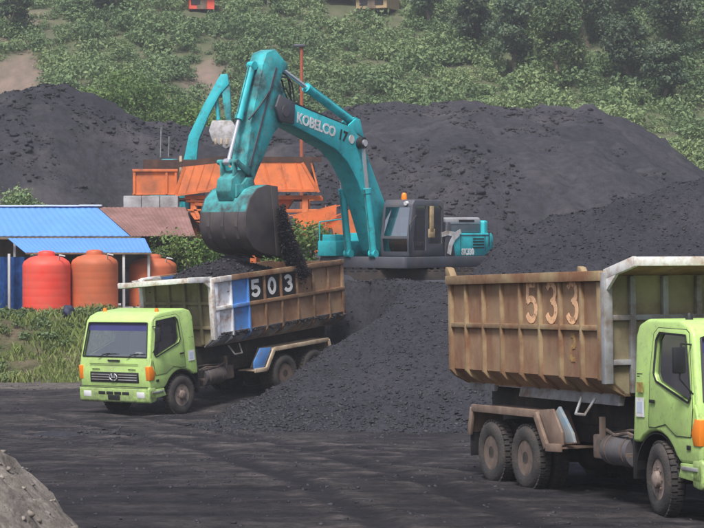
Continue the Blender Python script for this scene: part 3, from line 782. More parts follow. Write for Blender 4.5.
        if A or s > 0:
            g = nb(); box(g, (-.42, s * 1.227, 1.50), (.24, .006, .27), mi=0)
            box(g, (-.42, s * 1.2305, 1.50), (.15, .004, .16), mi=1); st = obj('sticker', g, [M['white'], mat('sticker_print', (.52, .60, .72), .6)], root, 0)
        if A:
            g = nb(); box(g, (-.42, s * 1.2275, 1.78), (.17, .006, .14)); obj('sticker', g, mat('brown_sticker', (.33, .24, .07), .7, var=.4, vscale=15), root, 0)
    # front: panel lines, grille, badge, bumper
    g = nb(); prism(g, [(1.205, .98), (1.232, .98), (1.222, 1.24), (1.19, 1.26)], -.86, .86, .015); gr = obj('grille', g, M['black'], root)
    g = nb()
    for z_ in (1.05, 1.115, 1.18): box(g, (1.238 - (z_ - 1.0) * .04, 0, z_), (.018, 1.6, .026), .004)
    obj('grille_bar', g, M['sill'], gr)
    g = nb()
    ring = [Vector((1.262, .135 * math.cos(a), 1.125 + .088 * math.sin(a))) for a in [2 * PI * i / 22 for i in range(23)]]
    for sg in (1, -1):
        pts = [Vector((1.262, sg * .128 * math.cos(R(a)), 1.125 + .086 * math.sin(R(a)))) for a in range(-80, 76, 12)] + [Vector((1.262, sg * .045, 1.155)), Vector((1.262, sg * .045, 1.10))]
        tube(g, pts, .017, 6)
    beam(g, (1.262, -.06, 1.122), (1.262, .06, 1.122), .02, .022)
    box(g, (1.246, 0, 1.125), (.02, .30, .20), .008, mi=1)
    obj('badge', g, [M['chrome'], M['black']], gr)
    g = nb(); box(g, (1.213, 0, 1.46), (.012, 1.7, .012), mi=0); box(g, (1.20, 0, 1.545), (.02, .42, .04), .005, mi=0)
    for s in (1, -1):
        for i in range(6): box(g, (1.222, s * (.52 + i * .045), 1.32), (.008, .026, .03))
    obj('front_trim', g, M['black'], root, 0)
    g = nb(); prism(g, [(1.0, .50), (1.22, .46), (1.275, .50), (1.28, .66), (1.28, .84), (1.22, .87), (1.0, .86)], -1.235, 1.235, .035); bp = obj('bumper', g, M['lime'], root)
    g = nb()
    for i in range(4): box(g, (1.272, -.42 + i * .28, .715), (.04, .24, .075), .01)
    box(g, (1.272, 0, .885), (.035, 2.4, .018))
    obj('bumper_slot', g, M['black'], bp)
    g = nb(); box(g, (1.283, 0, .60), (.012, .42, .13), .004); obj('number_plate', g, M['black'], bp)
    # wipers
    for y0, y1 in ((-.55, -.05), (.45, .95)):
        g = nb()
        tube(g, [(1.205, y0, 1.62), (1.175, (y0 + y1) / 2, 1.71), (1.16, y1 - .1, 1.73)], .010, 6)
        tube(g, [(1.165, y0 + .1, 1.70), (1.16, y1 + .12, 1.72)], .008, 6)
        obj('wiper', g, M['black'], root)
    # roof lamps, sun visor edge, antenna
    for y_ in (-.92, .92):
        g = nb(); lathe(g, [(.055, 2.72), (.052, 2.78), (.035, 2.82), (.0005, 2.825)], 14, Matrix.Translation((.45, y_, 0))); obj('roof_lamp', g, M['black'] if A else M['amber'], root)
    # inside: dash, steering wheel, seats
    g = nb(); prism(g, [(.72, 1.12), (.70, 1.58), (.80, 1.66), (1.04, 1.60), (1.06, 1.12)], -1.1, 1.1, .02); obj('dashboard', g, M['trim'], root)
    g = nb()
    P = [Vector((.52 + .09 * math.sin(a), -.55 + .21 * math.cos(a), 1.74 + .19 * math.sin(a))) for a in [2 * PI * i / 18 for i in range(19)]]
    tube(g, P, .015, 6); tube(g, [(.52, -.55, 1.74), (.78, -.55, 1.5)], .03, 8); beam(g, P[0], P[9], .03, .02)
    obj('steering_wheel', g, M['black'], root)
    for y_ in (-.55, .5):
        g = nb(); box(g, (.0, y_, 1.40), (.55, .50, .16), .05); box(g, (-.28, y_, 1.76), (.16, .48, .66), .06, Matrix.Rotation(-.15, 3, 'Y')); box(g, (-.33, y_, 2.19), (.12, .30, .20), .05)
        obj('seat', g, M['seat'], root)
    if not A:
        g = nb(); box(g, (1.0, .72, 1.70), (.10, .22, .10), .035); obj('dash_cloth', g, M['white'], root)
    return cab

BF, BL, ZT, HW = -1.40, 5.63, 3.39, 1.22
def build_body(root, A):
    rib = M['tan'] if A else M['rust']
    t = bpy.data.objects.new('dump_body', None); COL.objects.link(t); t.parent = root
    xs_ = [BF - BL * i / 8 for i in range(9)]
    zb, zm = 1.86, 2.60          # lower edge of the upright side, mid rail
    mats = [M['panel'], M['wpanel'], M['blue'], M['black'], M['olive']]
    for s in (1, -1):
        bm = nb()
        for i in range(8):
            for k, (z0, z1) in enumerate(((zb, zm), (zm, ZT))):
                mi = 0
                if not A:
                    mi = [1, 2, 0, 0, 0, 0, 0, 0][i]
                    if k == 1 and i in (2, 3, 4): mi = 3
                box(bm, ((xs_[i] + xs_[i + 1]) / 2, s * HW, (z0 + z1) / 2), (BL / 8, .02, z1 - z0), mi=mi)
        # chamfer plate down to the floor, and the inside skin
        for i in range(8):
            x0, x1 = xs_[i + 1], xs_[i]
            vs = [bm.verts.new(p) for p in ((x0, s * HW, zb), (x1, s * HW, zb), (x1, s * .93, 1.62), (x0, s * .93, 1.62))]
            vs2 = [bm.verts.new((v.co.x, v.co.y - s * .025, v.co.z + .02)) for v in vs]
            bm.faces.new(vs); bm.faces.new(vs2[::-1])
            for a in range(4):
                bm.faces.new((vs[a], vs2[a], vs2[(a + 1) % 4], vs[(a + 1) % 4]))
        obj('side_panel', bm, mats, t, 20)
        bm = nb()
        # top rail, mid rail, lower rail
        def rail(z, h, w, x0=BF, x1=BF - BL, mi=0): box(bm, ((x0 + x1) / 2, s * (HW + .01 + w / 2), z), (abs(x1 - x0), w, h), .008, mi=mi)
        if A:
            rail(ZT - .03, .15, .11); rail(zm, .08, .055)
        else:
            rail(ZT - .03, .14, .10, xs_[0], xs_[1], 1); rail(ZT - .03, .14, .10, xs_[1], xs_[8], 0)
            rail(zm, .10, .075, xs_[0], xs_[1], 1); rail(zm, .10, .075, xs_[1], xs_[2], 2); rail(zm, .10, .075, xs_[2], xs_[8])
        obj('side_rail', bm, [rib, M['pbright'], M['blue']], t)
        for i in range(9):
            wd = .062 if 0 < i < 8 else (.17 if i == 0 else .11)
            x_ = xs_[i] + (-.085 if i == 0 else (.055 if i == 8 else 0))
            bm = nb()
            yo = HW + .07
            z1 = ZT - .106
            prism(bm, [(s * HW, z1), (s * yo, z1), (s * yo, zb - .02), (s * (yo - .09), zb - .12), (s * (.955), 1.61), (s * .93, 1.66), (s * (HW - .005), zb)], x_ - wd / 2, x_ + wd / 2, .006, 0, 'x')
            m_ = rib
            if not A and i in (0, 2): m_ = M['blue'] if i == 2 else M['wpanel']
            if not A and i == 1: m_ = M['wpanel']
            r_ = obj('rib', bm, m_, t)
            if not A and i == 0: r_['label'] = 'white and blue painted front corner rib'
        # bottom skirt: spill strip (503) or pale sill (533)
        bm = nb()
        if A:
            prism(bm, [(s * .96, 1.60), (s * .90, 1.66), (s * .86, 1.62), (s * .90, 1.46), (s * .99, 1.46)], BF - BL * .62, BF - .1, .006, 0, 'x')
            prism(bm, [(s * .96, 1.60), (s * .90, 1.66), (s * .86, 1.62), (s * .90, 1.50), (s * .96, 1.50)], BF - BL + .15, BF - BL * .80, .006, 0, 'x')
            obj('sill', bm, M['sill'], t)
        else:
            prism(bm, [(s * .93, 1.62), (s * .86, 1.62), (s * .86, 1.56), (s * 1.10, 1.72), (s * 1.27, 1.92), (s * 1.28, 1.95), (s * 1.1, 1.85)], BF - BL, BF + .05, .01, 0, 'x')
            obj('sill', bm, M['sill'], t)
        if A:      # raised lug at the rear top corner
            bm = nb(); prism(bm, [(BF - BL + .2, ZT + .04), (BF - BL, ZT + .04), (BF - BL - .05, ZT + .12), (BF - BL - .02, ZT + .2), (BF - BL + .08, ZT + .18)], s * (HW - .02), s * (HW + .1), .01); obj('corner_lug', bm, rib, t)
    # floor, front wall, tailgate
    bm = nb(); box(bm, (BF - BL / 2, 0, 1.62), (BL, 1.88, .04)); obj('floor', bm, M['panel'], t)
    bm = nb(); prism(bm, [(-HW, ZT), (HW, ZT), (HW, zb), (.93, 1.60), (-.93, 1.60), (-HW, zb)], BF - .03, BF, 0, 0, 'x')
    fw = obj('front_wall', bm, M['olive'], t, 20)
    bm = nb()
    for y_ in (-.82, -.28, .28, .82): box(bm, (BF + .045, y_, 2.5), (.09, .09, 1.7), .008)
    for z_ in (2.1, 2.75): box(bm, (BF + .0375, 0, z_), (.075, 2.4, .08), .008)
    obj_split('front_wall_rib', bm, M['sill'] if A else M['olive'], fw)
    bm = nb()
    box(bm, (BF + .05, HW + .02, 2.6), (.12, .14, 1.62), .01); box(bm, (BF + .05, -HW - .02, 2.6), (.12, .14, 1.62), .01)
    obj_split('corner_post', bm, M['sill'] if A else M['pbright'], t)
    bm = nb(); prism(bm, [(-HW, ZT), (HW, ZT), (HW, zb), (.93, 1.60), (-.93, 1.60), (-HW, zb)], BF - BL - .0, BF - BL + .04, 0, 0, 'x')
    for y_ in (-.9, -.3, .3, .9): box(bm, (BF - BL - .04, y_, 2.6), (.08, .09, 1.4), .008)
    for z_ in (2.1, 2.7, 3.3): box(bm, (BF - BL - .035, 0, z_), (.07, 2.4, .09), .008)
    tg = obj('tailgate', bm, M['rust'], t, 20)
    # header / spill guard over the cab
    up = .17 if A else .06; fwd = .92
    dz = 0 if A else -.13         # bent down on the far side of truck 503
    bm = nb()
    def hp(x_, y_, z_): return (x_, y_, z_ + (dz * (1.2 - y_) / 2.4 if not A else 0))
    P = [hp(BF, HW, ZT), hp(BF, -HW, ZT), hp(BF + fwd, -HW, ZT + up), hp(BF + fwd, HW, ZT + up)]
    top = [bm.verts.new(p) for p in P]; bot = [bm.verts.new((p[0], p[1], p[2] - .03)) for p in P]
    bm.faces.new(top); bm.faces.new(bot[::-1])
    for i in range(4): bm.faces.new((top[i], bot[i], bot[(i + 1) % 4], top[(i + 1) % 4]))
    obj('spill_guard', bm, M['rust'] if A else M['olive'], t, 0)
    bm = nb()
    beam(bm, hp(BF + fwd, -HW - .05, ZT + up - .01), hp(BF + fwd, HW + .05, ZT + up - .01), .07, .13, bev=.01)
    for s in (1, -1):
        beam(bm, hp(BF + .03, s * (HW + .02), ZT - .01), hp(BF + fwd, s * (HW + .02), ZT + up - .01), .07, .15, bev=.01)
        prism(bm, [(BF + .05, ZT - .28), (BF + .42, ZT + .0), (BF + .05, ZT + .0)], s * (HW + .0), s * (HW + .05), .004)
    obj_split('header_rail', bm, M['pbright'], t)
    # numerals
    near = -1 if A else 1
    y_ = near * (HW + .0135)
    fl = -1 if near > 0 else 1
    bays = ([4 - 1, 3 - 1, 2 - 1] if A else [2, 3, 4])
    chars = '533' if A else '503'
    for ch, b in zip(chars, bays):
        cx = (xs_[b] + xs_[b + 1]) / 2
        bm = nb(); digit(bm, ch, cx, 2.98, .34 if A else .30, .56 if A else .38, .10 if A else .10, y_, near, fl)
        me_o = obj('numeral', bm, M['digit_cream'] if A else M['digit_white'], t, 0)
        me_o['label'] = ('cream painted figure ' if A else 'white painted figure on a black square, ') + ch
    if A:
        bm = nb(); cx = (xs_[1] + xs_[2]) / 2
        for st in ([(-.05, .36), (.05, .36), (.06, .2), (-.05, .18), (-.05, 0), (.06, 0)],):
            stroke(bm, [(cx + p[0], 2.12 + p[1]) for p in st], .07, y_, near)
        obj('paint_mark', bm, M['faded'], t, 0)
    return t

def build_truck(name, label, cat, loc, rot, A):
    root = thing(name, label, cat, loc, rot)
    build_cab(root, A)
    build_body(root, A)
    # chassis rails and cross members
    bm = nb()
    for s in (1, -1): box(bm, (-2.9, s * .43, .93), (8.0, .09, .28), .01)
    for x_ in (1.0, -1.2, -2.2, -3.2, -4.9, -6.6): box(bm, (x_, 0, .92), (.12, .8, .2), .01)
    for s in (1, -1): box(bm, (-4.2, s * .44, 1.30), (5.6, .12, .46), .01)      # sub frame under the body
    obj('chassis', bm, M['dark'], root)
    bm = nb(); box(bm, (.1, 0, .95), (1.5, .85, .75), .08); cyl(bm, (-.65, 0, .85), (-1.6, 0, .80), .2, .14, 12); cyl(bm, (-1.6, 0, .8), (-4.2, 0, .62), .06, seg=8); obj('engine', bm, M['dark'], root)
    # lift ram under the body
    bm = nb(); cyl(bm, (-1.9, 0, .9), (-2.9, 0, 1.55), .12, seg=12); cyl(bm, (-3.2, 0, 1.0), (-4.6, 0, 1.2), .1, seg=12); obj('tipping_ram', bm, M['dark'], root)
    for s in (1, -1):
        bm = nb(); cyl(bm, (-1.15, s * .85, .80), (-1.95, s * .85, .80), .23, seg=24)
        for x_ in (-1.3, -1.8): cyl(bm, (x_ - .025, s * .85, .80), (x_ + .025, s * .85, .80), .24, seg=24, mi=1)
        obj('fuel_tank', bm, [mat('dusty_tank', (.17, .16, .17), .5, metal=.4, dirt=(.09, .07, .06), damt=.5), M['rim']], root)
        bm = nb(); box(bm, (-.98, s * .80, .95), (.14, .16, .34), .02); box(bm, (-2.2, s * .78, .82), (.34, .38, .36), .03); box(bm, (-1.0, s * .9, .78), (.06, .5, .05)); box(bm, (-2.03, s * .98, 1.1), (.07, .07, .35)); obj_split('side_bracket', bm, M['rim'], root)
        bm = nb(); tube(bm, [(-.8, s * .95, .98), (-1.2, s * 1.0, 1.08), (-1.7, s * .95, 1.02), (-2.2, s * .9, 1.12)], .025, 6); tube(bm, [(-.85, s * .85, 1.12), (-1.5, s * .8, 1.1), (-2.4, s * .6, 1.0)], .02, 6); obj('hose', bm, M['rim'], root)
        # front mudguard liner
        bm = nb()
        pts = [(.62 * math.cos(R(a)), .53 + .62 * math.sin(R(a))) for a in range(5, 176, 12)]
        for a, b in zip(pts[:-1], pts[1:]):
            vs = [bm.verts.new(p) for p in ((a[0], s * .85, a[1]), (b[0], s * .85, b[1]), (b[0], s * 1.19, b[1]), (a[0], s * 1.19, a[1]))]
            vs2 = [bm.verts.new((v.co.x * 1.03, v.co.y, .53 + (v.co.z - .53) * 1.03)) for v in vs]
            bm.faces.new(vs); bm.faces.new(vs2[::-1])
            for i in range(4): bm.faces.new((vs[i], vs2[i], vs2[(i + 1) % 4], vs[(i + 1) % 4]))
        obj('mudguard_liner', bm, M['black'], root)
        # mud flap behind the front wheel
        bm = nb(); box(bm, (-.70, s * 1.0, .78), (.03, .38, .62), .008); obj('mud_flap', bm, M['black'], root)
        # rear fender: bent plate over the tandem
        W1, W2 = -4.25, -5.55
        f_ = [(W2 - .78, .78), (W2 - .66, 1.22), (W1 + .45, 1.24), (W1 + .82, .74), (W1 + 1.32, .76)]
        bm = nb()
        for a, b in zip(f_[:-1], f_[1:]):
            beam(bm, (a[0], s * 1.22, a[1]), (b[0], s * 1.22, b[1]), .05, .12 if A else .11, bev=.005)
        for a, b in zip(f_[:3], f_[1:4]):
            beam(bm, (a[0], s * .92, a[1] + .03), (b[0], s * .92, b[1] + .03), .56, .02)
        beam(bm, (f_[3][0], s * .92, f_[3][1] - .0), (f_[4][0], s * .92, f_[4][1] - .0), .58, .03)
        fd = obj('rear_fender', bm, M['fendertan'] if A else M['cream'], root)
        bm = nb(); prism(bm, [(W1 + .52, 1.30), (W1 + .90, .80), (W1 + 1.32, .80), (W1 + 1.30, 1.0), (W1 + 1.0, 1.34)], s * 1.16, s * 1.20, .005)
        obj('fender_plate', bm, M['fendertan'] if A else M['blue'], fd)
        if A:
            bm = nb(); prism(bm, [(W1 + .98, 1.28), (W1 + 1.34, .84), (W1 + 1.62, .86), (W1 + 1.55, 1.0), (W1 + 1.12, 1.38)], s * 1.10, s * 1.15, .005); obj('brace_plate', bm, mat('scraped_blue', (.17, .26, .33), .6, dirt=(.3, .28, .25), damt=.5, dscale=5), fd)
        bm = nb(); box(bm, (W2 - .80, s * .92, .66), (.03, .56, .5), .005); obj('mud_flap', bm, M['black'], root)
        bm = nb(); tube(bm, [(-2.1, s * 1.05, 1.55), (-2.2, s * 1.18, 1.30), (-2.5, s * 1.18, 1.30), (-2.55, s * 1.05, 1.55)], .022, 6); obj('step_rung', bm, M['sill'], root)
        # wheels
        build_wheel(root, (0, s * 1.215, .52), (R(-11) if A else R(2)), False, s)
        for x_ in (W1, W2): build_wheel(root, (x_, s * 1.22, .52), 0, True, s)
    bm = nb()
    cyl(bm, (0, -1, .5), (0, 1, .5), .07, seg=10)
    for x_ in (-4.25, -5.55):
        cyl(bm, (x_, -1, .52), (x_, 1, .52), .1, seg=12); g = bmesh.ops.create_uvsphere(bm, u_segments=14, v_segments=10, radius=.27, matrix=Matrix.Translation((x_, 0, .54)))
    for s in (1, -1):
        for k in range(4): box(bm, (-4.9, s * .5, .62 + k * .03), (1.3 - k * .25, .09, .026))
    obj_split('axle', bm, M['dark'], root)
    return root
# truck 533, near right: nose towards the camera
tA = build_truck('dump_truck', 'lime green dump truck with rusty tan bed numbered 533, empty, in the near right corner', 'dump truck',
                 (5.36, 28.26, -.03), (0, -.035, -1.211), True)
PB = Vector((-5.31, 52.79, -.85)); RB = (.02, .076, -2.219)
tB = build_truck('dump_truck', 'lime green dump truck numbered 503 being loaded under the excavator bucket', 'dump truck', PB, RB, False)

# coal heaped in the bed of 503
def load_mound():
    xs_ = np.linspace(BF - BL + .06, BF - .05, 90); ys_ = np.linspace(-1.19, 1.19, 44)
    X, Y = np.meshgrid(xs_, ys_)
    c = ((X + 3.15) / 2.6) ** 2; d = (np.abs(Y) / 1.2)
    Z = 2.75 + .98 * np.exp(-c * .9) * (1 - .75 * d ** 1.6) + .10 * fbm(X, Y, .5, 4, 90) + .05 * fbm(X, Y, .14, 2, 91)
    Z = np.minimum(Z, ZT - .04 + np.maximum(0, (1.19 - np.abs(Y)) * 1.15))
    V = np.stack([X, Y, Z], -1).reshape(-1, 3); ny, nx = X.shape; idx = np.arange(nx * ny).reshape(ny, nx)
    F = np.stack([idx[:-1, :-1], idx[:-1, 1:], idx[1:, 1:], idx[1:, :-1]], -1).reshape(-1, 4)
    o = np_mesh('coal_load', V, F, M['coal_fresh']); o.data.shade_smooth(); o.location = PB; o.rotation_euler = RB
    tag(o, 'fresh black coal heaped in the bed of truck 503', 'coal load', kind='stuff')
    k = rng.integers(0, len(V), 2200); sz = .02 + .06 * rng.random(2200) ** 3
    o = scatter('coal_lumps', V[k] + rng.normal(0, .02, (2200, 3)), sz, M['coal_lump']); o.location = PB; o.rotation_euler = RB
    tag(o, 'coal lumps lying on the load of truck 503', 'coal lumps', kind='stuff')
load_mound()
# spilled dust lying on the ledge of 503
def ledge():
    n = 260; x_ = rng.uniform(BF - BL, BF, n); P = np.stack([x_, rng.uniform(1.12, 1.3, n), 1.88 + .05 * fbm(x_, x_ * 0, .3, 3, 93) + rng.uniform(-.06, .05, n)], 1)
    o = scatter('spilled_coal', P, .02 + .05 * rng.random(n) ** 2, M['coal_lump']); o.location = PB; o.rotation_euler = RB
    tag(o, 'coal crumbs caught along the side ledge of truck 503', 'spilled coal', kind='stuff')
ledge()

# ------------------------------------------------------------------ excavator
EC = Vector((1.3, 61.5, 1.8)); PHI = 53
def build_excavator():
    t = thing('excavator', 'big teal crawler excavator numbered 17 emptying its bucket into truck 503', 'excavator', EC, (0, 0, R(180 + PHI)))
    T = M['teal']
    # undercarriage, turned against the house
    um = Matrix.Rotation(R(-38), 4, 'Z')
    for s in (1, -1):
        bm = nb()
        pr = [(2.0 + .46 * math.cos(R(a)), .50 + .46 * math.sin(R(a))) for a in range(-90, 91, 18)] + [(-2.0 + .46 * math.cos(R(a)), .50 + .46 * math.sin(R(a))) for a in range(90, 271, 18)]
        prism(bm, pr, s * 1.0, s * 1.6, .01)
        n_ = 46
        import itertools
        per = []
        L = [Vector((p[0], p[1])) for p in pr]; L.append(L[0])
        segs = [(L[i], L[i + 1], (L[i + 1] - L[i]).length) for i in range(len(L) - 1)]; tot = sum(q[2] for q in segs)
        for k in range(n_):
            d = tot * k / n_
            for a, b, l_ in segs:
                if d <= l_:
                    p = a + (b - a) * d / l_; tg = (b - a) / l_; break
                d -= l_
            nrm = Vector((tg.y, -tg.x))
            beam(bm, (p.x - tg.x * .075, s * 1.3, p.y - tg.y * .075), (p.x + tg.x * .075, s * 1.3, p.y + tg.y * .075), .62, .05)
            c_ = p + nrm * .045
            beam(bm, (c_.x, s * 1.0, c_.y), (c_.x, s * 1.6, c_.y), .03, .05)
        bmesh.ops.transform(bm, matrix=um, verts=bm.verts)
        tr = obj('track', bm, M['track'], t)
        bm = nb()
        for k in range(8): cyl(bm, (-1.7 + k * .48, s * 1.02, .22), (-1.7 + k * .48, s * 1.615, .22), .11, seg=12)
        for x_ in (-2.0, 2.0): cyl(bm, (x_, s * 1.02, .5), (x_, s * 1.62, .5), .34, seg=20)
        box(bm, (0, s * 1.3, .5), (3.4, .64, .34), .03)
        bmesh.ops.transform(bm, matrix=um, verts=bm.verts); obj('track_roller', bm, M['cabgrey'], tr)
    bm = nb(); box(bm, (0, 0, .62), (2.0, 2.1, .5), .08); cyl(bm, (0, 0, .8), (0, 0, 1.1), .75, seg=28); box(bm, (2.1, .2, .75), (.25, .3, .16), .01, mi=1); bmesh.ops.transform(bm, matrix=um, verts=bm.verts); obj('undercarriage', bm, [M['track'], M['orange']], t)
    # revolving deck
    bm = nb(); prism(bm, [(1.75, -1.5), (1.75, 1.58), (1.65, 1.64), (-2.7, 1.62), (-3.2, 1.2), (-3.3, 0), (-3.2, -1.2), (-2.7, -1.55)], 1.02, 1.36, .03, 0, 'z'); obj('deck', bm, M['cabgrey'], t)
    # engine house, lower teal and upper inset grey
    bm = nb(); prism(bm, [(-.45, 1.36), (-.45, 2.06), (-3.0, 2.06), (-3.1, 1.95), (-3.1, 1.62), (-2.6, 1.365)], -1.55, 1.58, .03); hs = obj('engine_cover', bm, T, t)
    bm = nb(); prism(bm, [(-.5, 2.062), (-.55, 2.50), (-2.55, 2.52), (-2.65, 2.45), (-2.65, 2.062)], -1.38, 1.42, .05); obj('upper_cover', bm, mat('grey_cover', (.17, .17, .19), .5), hs)
    bm = nb(); prism(bm, [(-.56, 2.33), (-.58, 2.53), (-2.5, 2.55), (-2.58, 2.50), (-2.60, 2.33)], -1.39, 1.435, .03); obj('cover_band', bm, M['hoodgrey'], hs)
    bm = nb(); box(bm, (-1.8, 1.437, 2.44), (.85, .012, .07)); 
    for k in range(4): box(bm, (-2.25, 1.586, 1.62 + k * .09), (.62, .012, .035))
    box(bm, (-1.25, 1.584, 1.7), (.012, .008, .6)); box(bm, (-2.62, 1.584, 1.75), (.012, .008, .5))
    obj_split('vent_slot', bm, M['black'], hs, 0)
    bm = nb(); box(bm, (-1.75, 1.586, 2.0), (2.2, .01, .02)); cyl(bm, (-1.3, -.5, 2.4), (-1.3, -.5, 2.95), .07, seg=12); obj('exhaust_pipe', bm, M['cabgrey'], hs)
    # counterweight
    bm = nb()
    out = [(-2.62, -1.55)] + [(-2.55 - .85 * math.sin(R(a)) ** .8, -1.55 * math.cos(R(a)) ** .7 if a < 90 else 0) for a in range(20, 90, 14)] + [(-3.42, 0)]
    out += [(p[0], -p[1]) for p in out[-2::-1]]
    prism(bm, out, 1.40, 2.46, .08, 0, 'z', 3); cw = obj('counterweight', bm, T, t)
    bm = nb(); beam(bm, (-2.84, 1.575, 1.65), (-2.84, 1.575, 2.1), .02, .05, mi=0); obj('cover_handle', bm, M['black'], cw, 0)
    # dark side panel behind the cab with the white 7
    bm = nb(); prism(bm, [(-.42, 1.365), (-.42, 1.9), (-.52, 2.4), (-.68, 2.4), (-.95, 1.365)], 1.44, 1.6, .02); obj('side_panel', bm, M['cabgrey'], t)
    bm = nb(); stroke(bm, [(-.22, 2.02), (-.5, 2.07), (-.95, 2.03), (-1.22, 2.12)], .14, 1.603, 1); stroke(bm, [(-1.1, 2.06), (-.85, 1.92), (-.68, 1.72), (-.60, 1.45)], .19, 1.603, 1)
    sw = obj('swoosh_numeral', bm, M['white'], t, 0); sw['label'] = 'white curved figure 7'
    tm = text_mesh('SK330', .26, .004, .012); tm.transform(Matrix.Translation((-1.65, 1.586, 1.48)) @ Matrix.Rotation(PI, 4, 'Z') @ Matrix.Rotation(PI / 2, 4, 'X'))
    link('model_lettering', tm, M['white'], hs, 0)
    # front boxes on the right
    bm = nb(); box(bm, (1.15, -1.15, 1.60), (1.5, .7, .46), .03); box(bm, (1.5, -1.15, 1.92), (.6, .5, .2), .02); obj('tool_box', bm, T, t)
    bm = nb(); tube(bm, [(1.8, -1.5, 1.4), (1.8, -1.5, 2.4), (.6, -1.5, 2.5), (.6, -1.5, 1.8)], .02, 6); obj('handrail', bm, T, t)
    bm = nb(); box(bm, (-.4, -1.0, 1.72), (1.6, .9, .7), .04); obj('fuel_tank', bm, T, t)
    # cab
    CP = [(1.42, 1.37), (1.47, 1.9), (1.30, 2.92), (1.18, 3.06), (-.22, 3.06), (-.33, 2.96), (-.36, 1.37)]
    y0, y1 = .52, 1.60
    bm = nb(); prism(bm, CP, y0, y1, .04, seg=2)
    cav = nb(); prism(cav, [(1.37, 1.45), (1.40, 1.9), (1.24, 2.90), (1.14, 2.99), (-.2, 2.99), (-.28, 2.9), (-.3, 1.45)], y0 + .06, y1 - .06, 0, 1)
    w1 = nb(); prism(w1, [(1.22, 1.55), (1.27, 1.9), (1.12, 2.86), (.62, 2.88), (.62, 1.55)], y0 - .3, y1 + .3, .02)
    w2 = nb(); prism(w2, [(.50, 1.75), (.50, 2.88), (-.10, 2.88), (-.22, 2.8), (-.22, 1.75)], y0 - .3, y1 + .3, .02)
    w3 = nb(); prism(w3, [(y0 + .1, 1.98), (y1 - .1, 1.98), (y1 - .1, 2.84), (y0 + .1, 2.84)], 1.0, 2.0, .02, 0, 'x')
    w4 = nb(); prism(w4, [(y0 + .1, 1.52), (y1 - .1, 1.52), (y1 - .1, 1.90), (y0 + .1, 1.90)], 1.0, 2.0, .02, 0, 'x')
    me = boolean(bm, [cav, w1, w2, w3, w4], [M['cabgrey'], M['trim']], 'cab'); cab = link('cab', me, [M['cabgrey'], M['trim']], t, 30)
    def pane(P, nm='window_glass', mm=M['glass']):
        g = nb(); g.faces.new([g.verts.new(p) for p in P]); obj(nm, g, mm, cab, 0)
    for yy in (y0 + .02, y1 - .02):
        pane([(1.24, yy, 1.5), (1.28, yy, 1.9), (1.14, yy, 2.88), (.6, yy, 2.9), (.6, yy, 1.5)])
        pane([(.52, yy, 1.7), (.52, yy, 2.9), (-.2, yy, 2.9), (-.24, yy, 1.7)])
    pane([(1.435, y0 + .08, 1.95), (1.435, y1 - .08, 1.95), (1.29, y1 - .08, 2.86), (1.29, y0 + .08, 2.86)], 'windscreen', glass('dusty_screen', .22, .38))
    pane([(1.42, y0 + .08, 1.5), (1.42, y1 - .08, 1.5), (1.455, y1 - .08, 1.92), (1.455, y0 + .08, 1.92)])
    bm = nb(); box(bm, (.25, 1.06, 1.75), (.5, .5, .14), .05); box(bm, (-.02, 1.06, 2.15), (.14, .48, .75), .05); obj('seat', bm, M['seat'], cab)
    bm = nb(); box(bm, (.34, 1.612, 2.48), (.20, .03, .78), .01); box(bm, (.34, 1.612, 2.06), (.32, .03, .26), .01); obj('door_sticker', bm, mat('beige_panel', (.48, .36, .2), .7, var=.3, vscale=6), cab)
    bm = nb(); box(bm, (.95, .95, 1.75), (.25, .5, .5), .04); cyl(bm, (.7, .75, 1.5), (.75, .75, 2.05), .02, seg=8); obj('control_console', bm, M['trim'], cab)
    bm = nb(); cyl(bm, (1.28, 1.38, 2.96), (1.38, 1.38, 2.94), .06, seg=12); obj('work_lamp', bm, M['lamp'], cab)
    bm = nb(); lathe(bm, [(.09, 3.06), (.09, 3.14), (.075, 3.24), (.04, 3.28), (.0005, 3.285)], 16, Matrix.Translation((.55, .75, 0))); obj('beacon', bm, M['amber'], t)
    bm = nb(); tube(bm, [(1.5, 1.62, 1.4), (1.55, 1.66, 2.3), (1.2, 1.66, 2.6)], .016, 6); obj('grab_rail', bm, M['black'], cab)
    # boom
    BP = [(.55, 1.45), (.50, 2.0), (.85, 2.85), (1.38, 3.65), (1.95, 4.55), (2.35, 5.0), (2.75, 5.2), (4.34, 5.52), (5.75, 5.82), (5.98, 5.70), (6.0, 5.45), (5.78, 5.22), (5.25, 5.08), (4.34, 4.82), (3.35, 4.50), (2.80, 4.15), (2.28, 3.55), (1.92, 2.9), (1.55, 2.15), (1.25, 1.55), (.9, 1.32)]
    bm = nb(); prism(bm, BP, -.33, .33, .02); boom = obj('boom', bm, T, t)
    bm = nb()
    for s in (1, -1):    # worn lighter edge plates
        prism(bm, [(5.35, 5.75), (6.02, 5.95), (6.2, 5.6), (6.0, 5.2), (5.4, 5.15)], s * .33, s * .40, .01)
    obj_split('boom_tip', bm, M['cabgrey'], boom)
    tm = text_mesh('KOBELCO', .41, .004, .014, .98); tm.transform(Matrix.Translation((4.30, .3355, 5.16)) @ Matrix.Rotation(R(-11.5), 4, 'Y') @ Matrix.Rotation(PI, 4, 'Z') @ Matrix.Rotation(PI / 2, 4, 'X'))
    link('maker_lettering', tm, M['white'], boom, 0)
    tm = text_mesh('17', .42, .004, .012); tm.transform(Matrix.Translation((3.05, .3355, 4.90)) @ Matrix.Rotation(R(-14), 4, 'Y') @ Matrix.Rotation(PI, 4, 'Z') @ Matrix.Rotation(PI / 2, 4, 'X'))
    link('fleet_number', tm, M['black'], boom, 0)
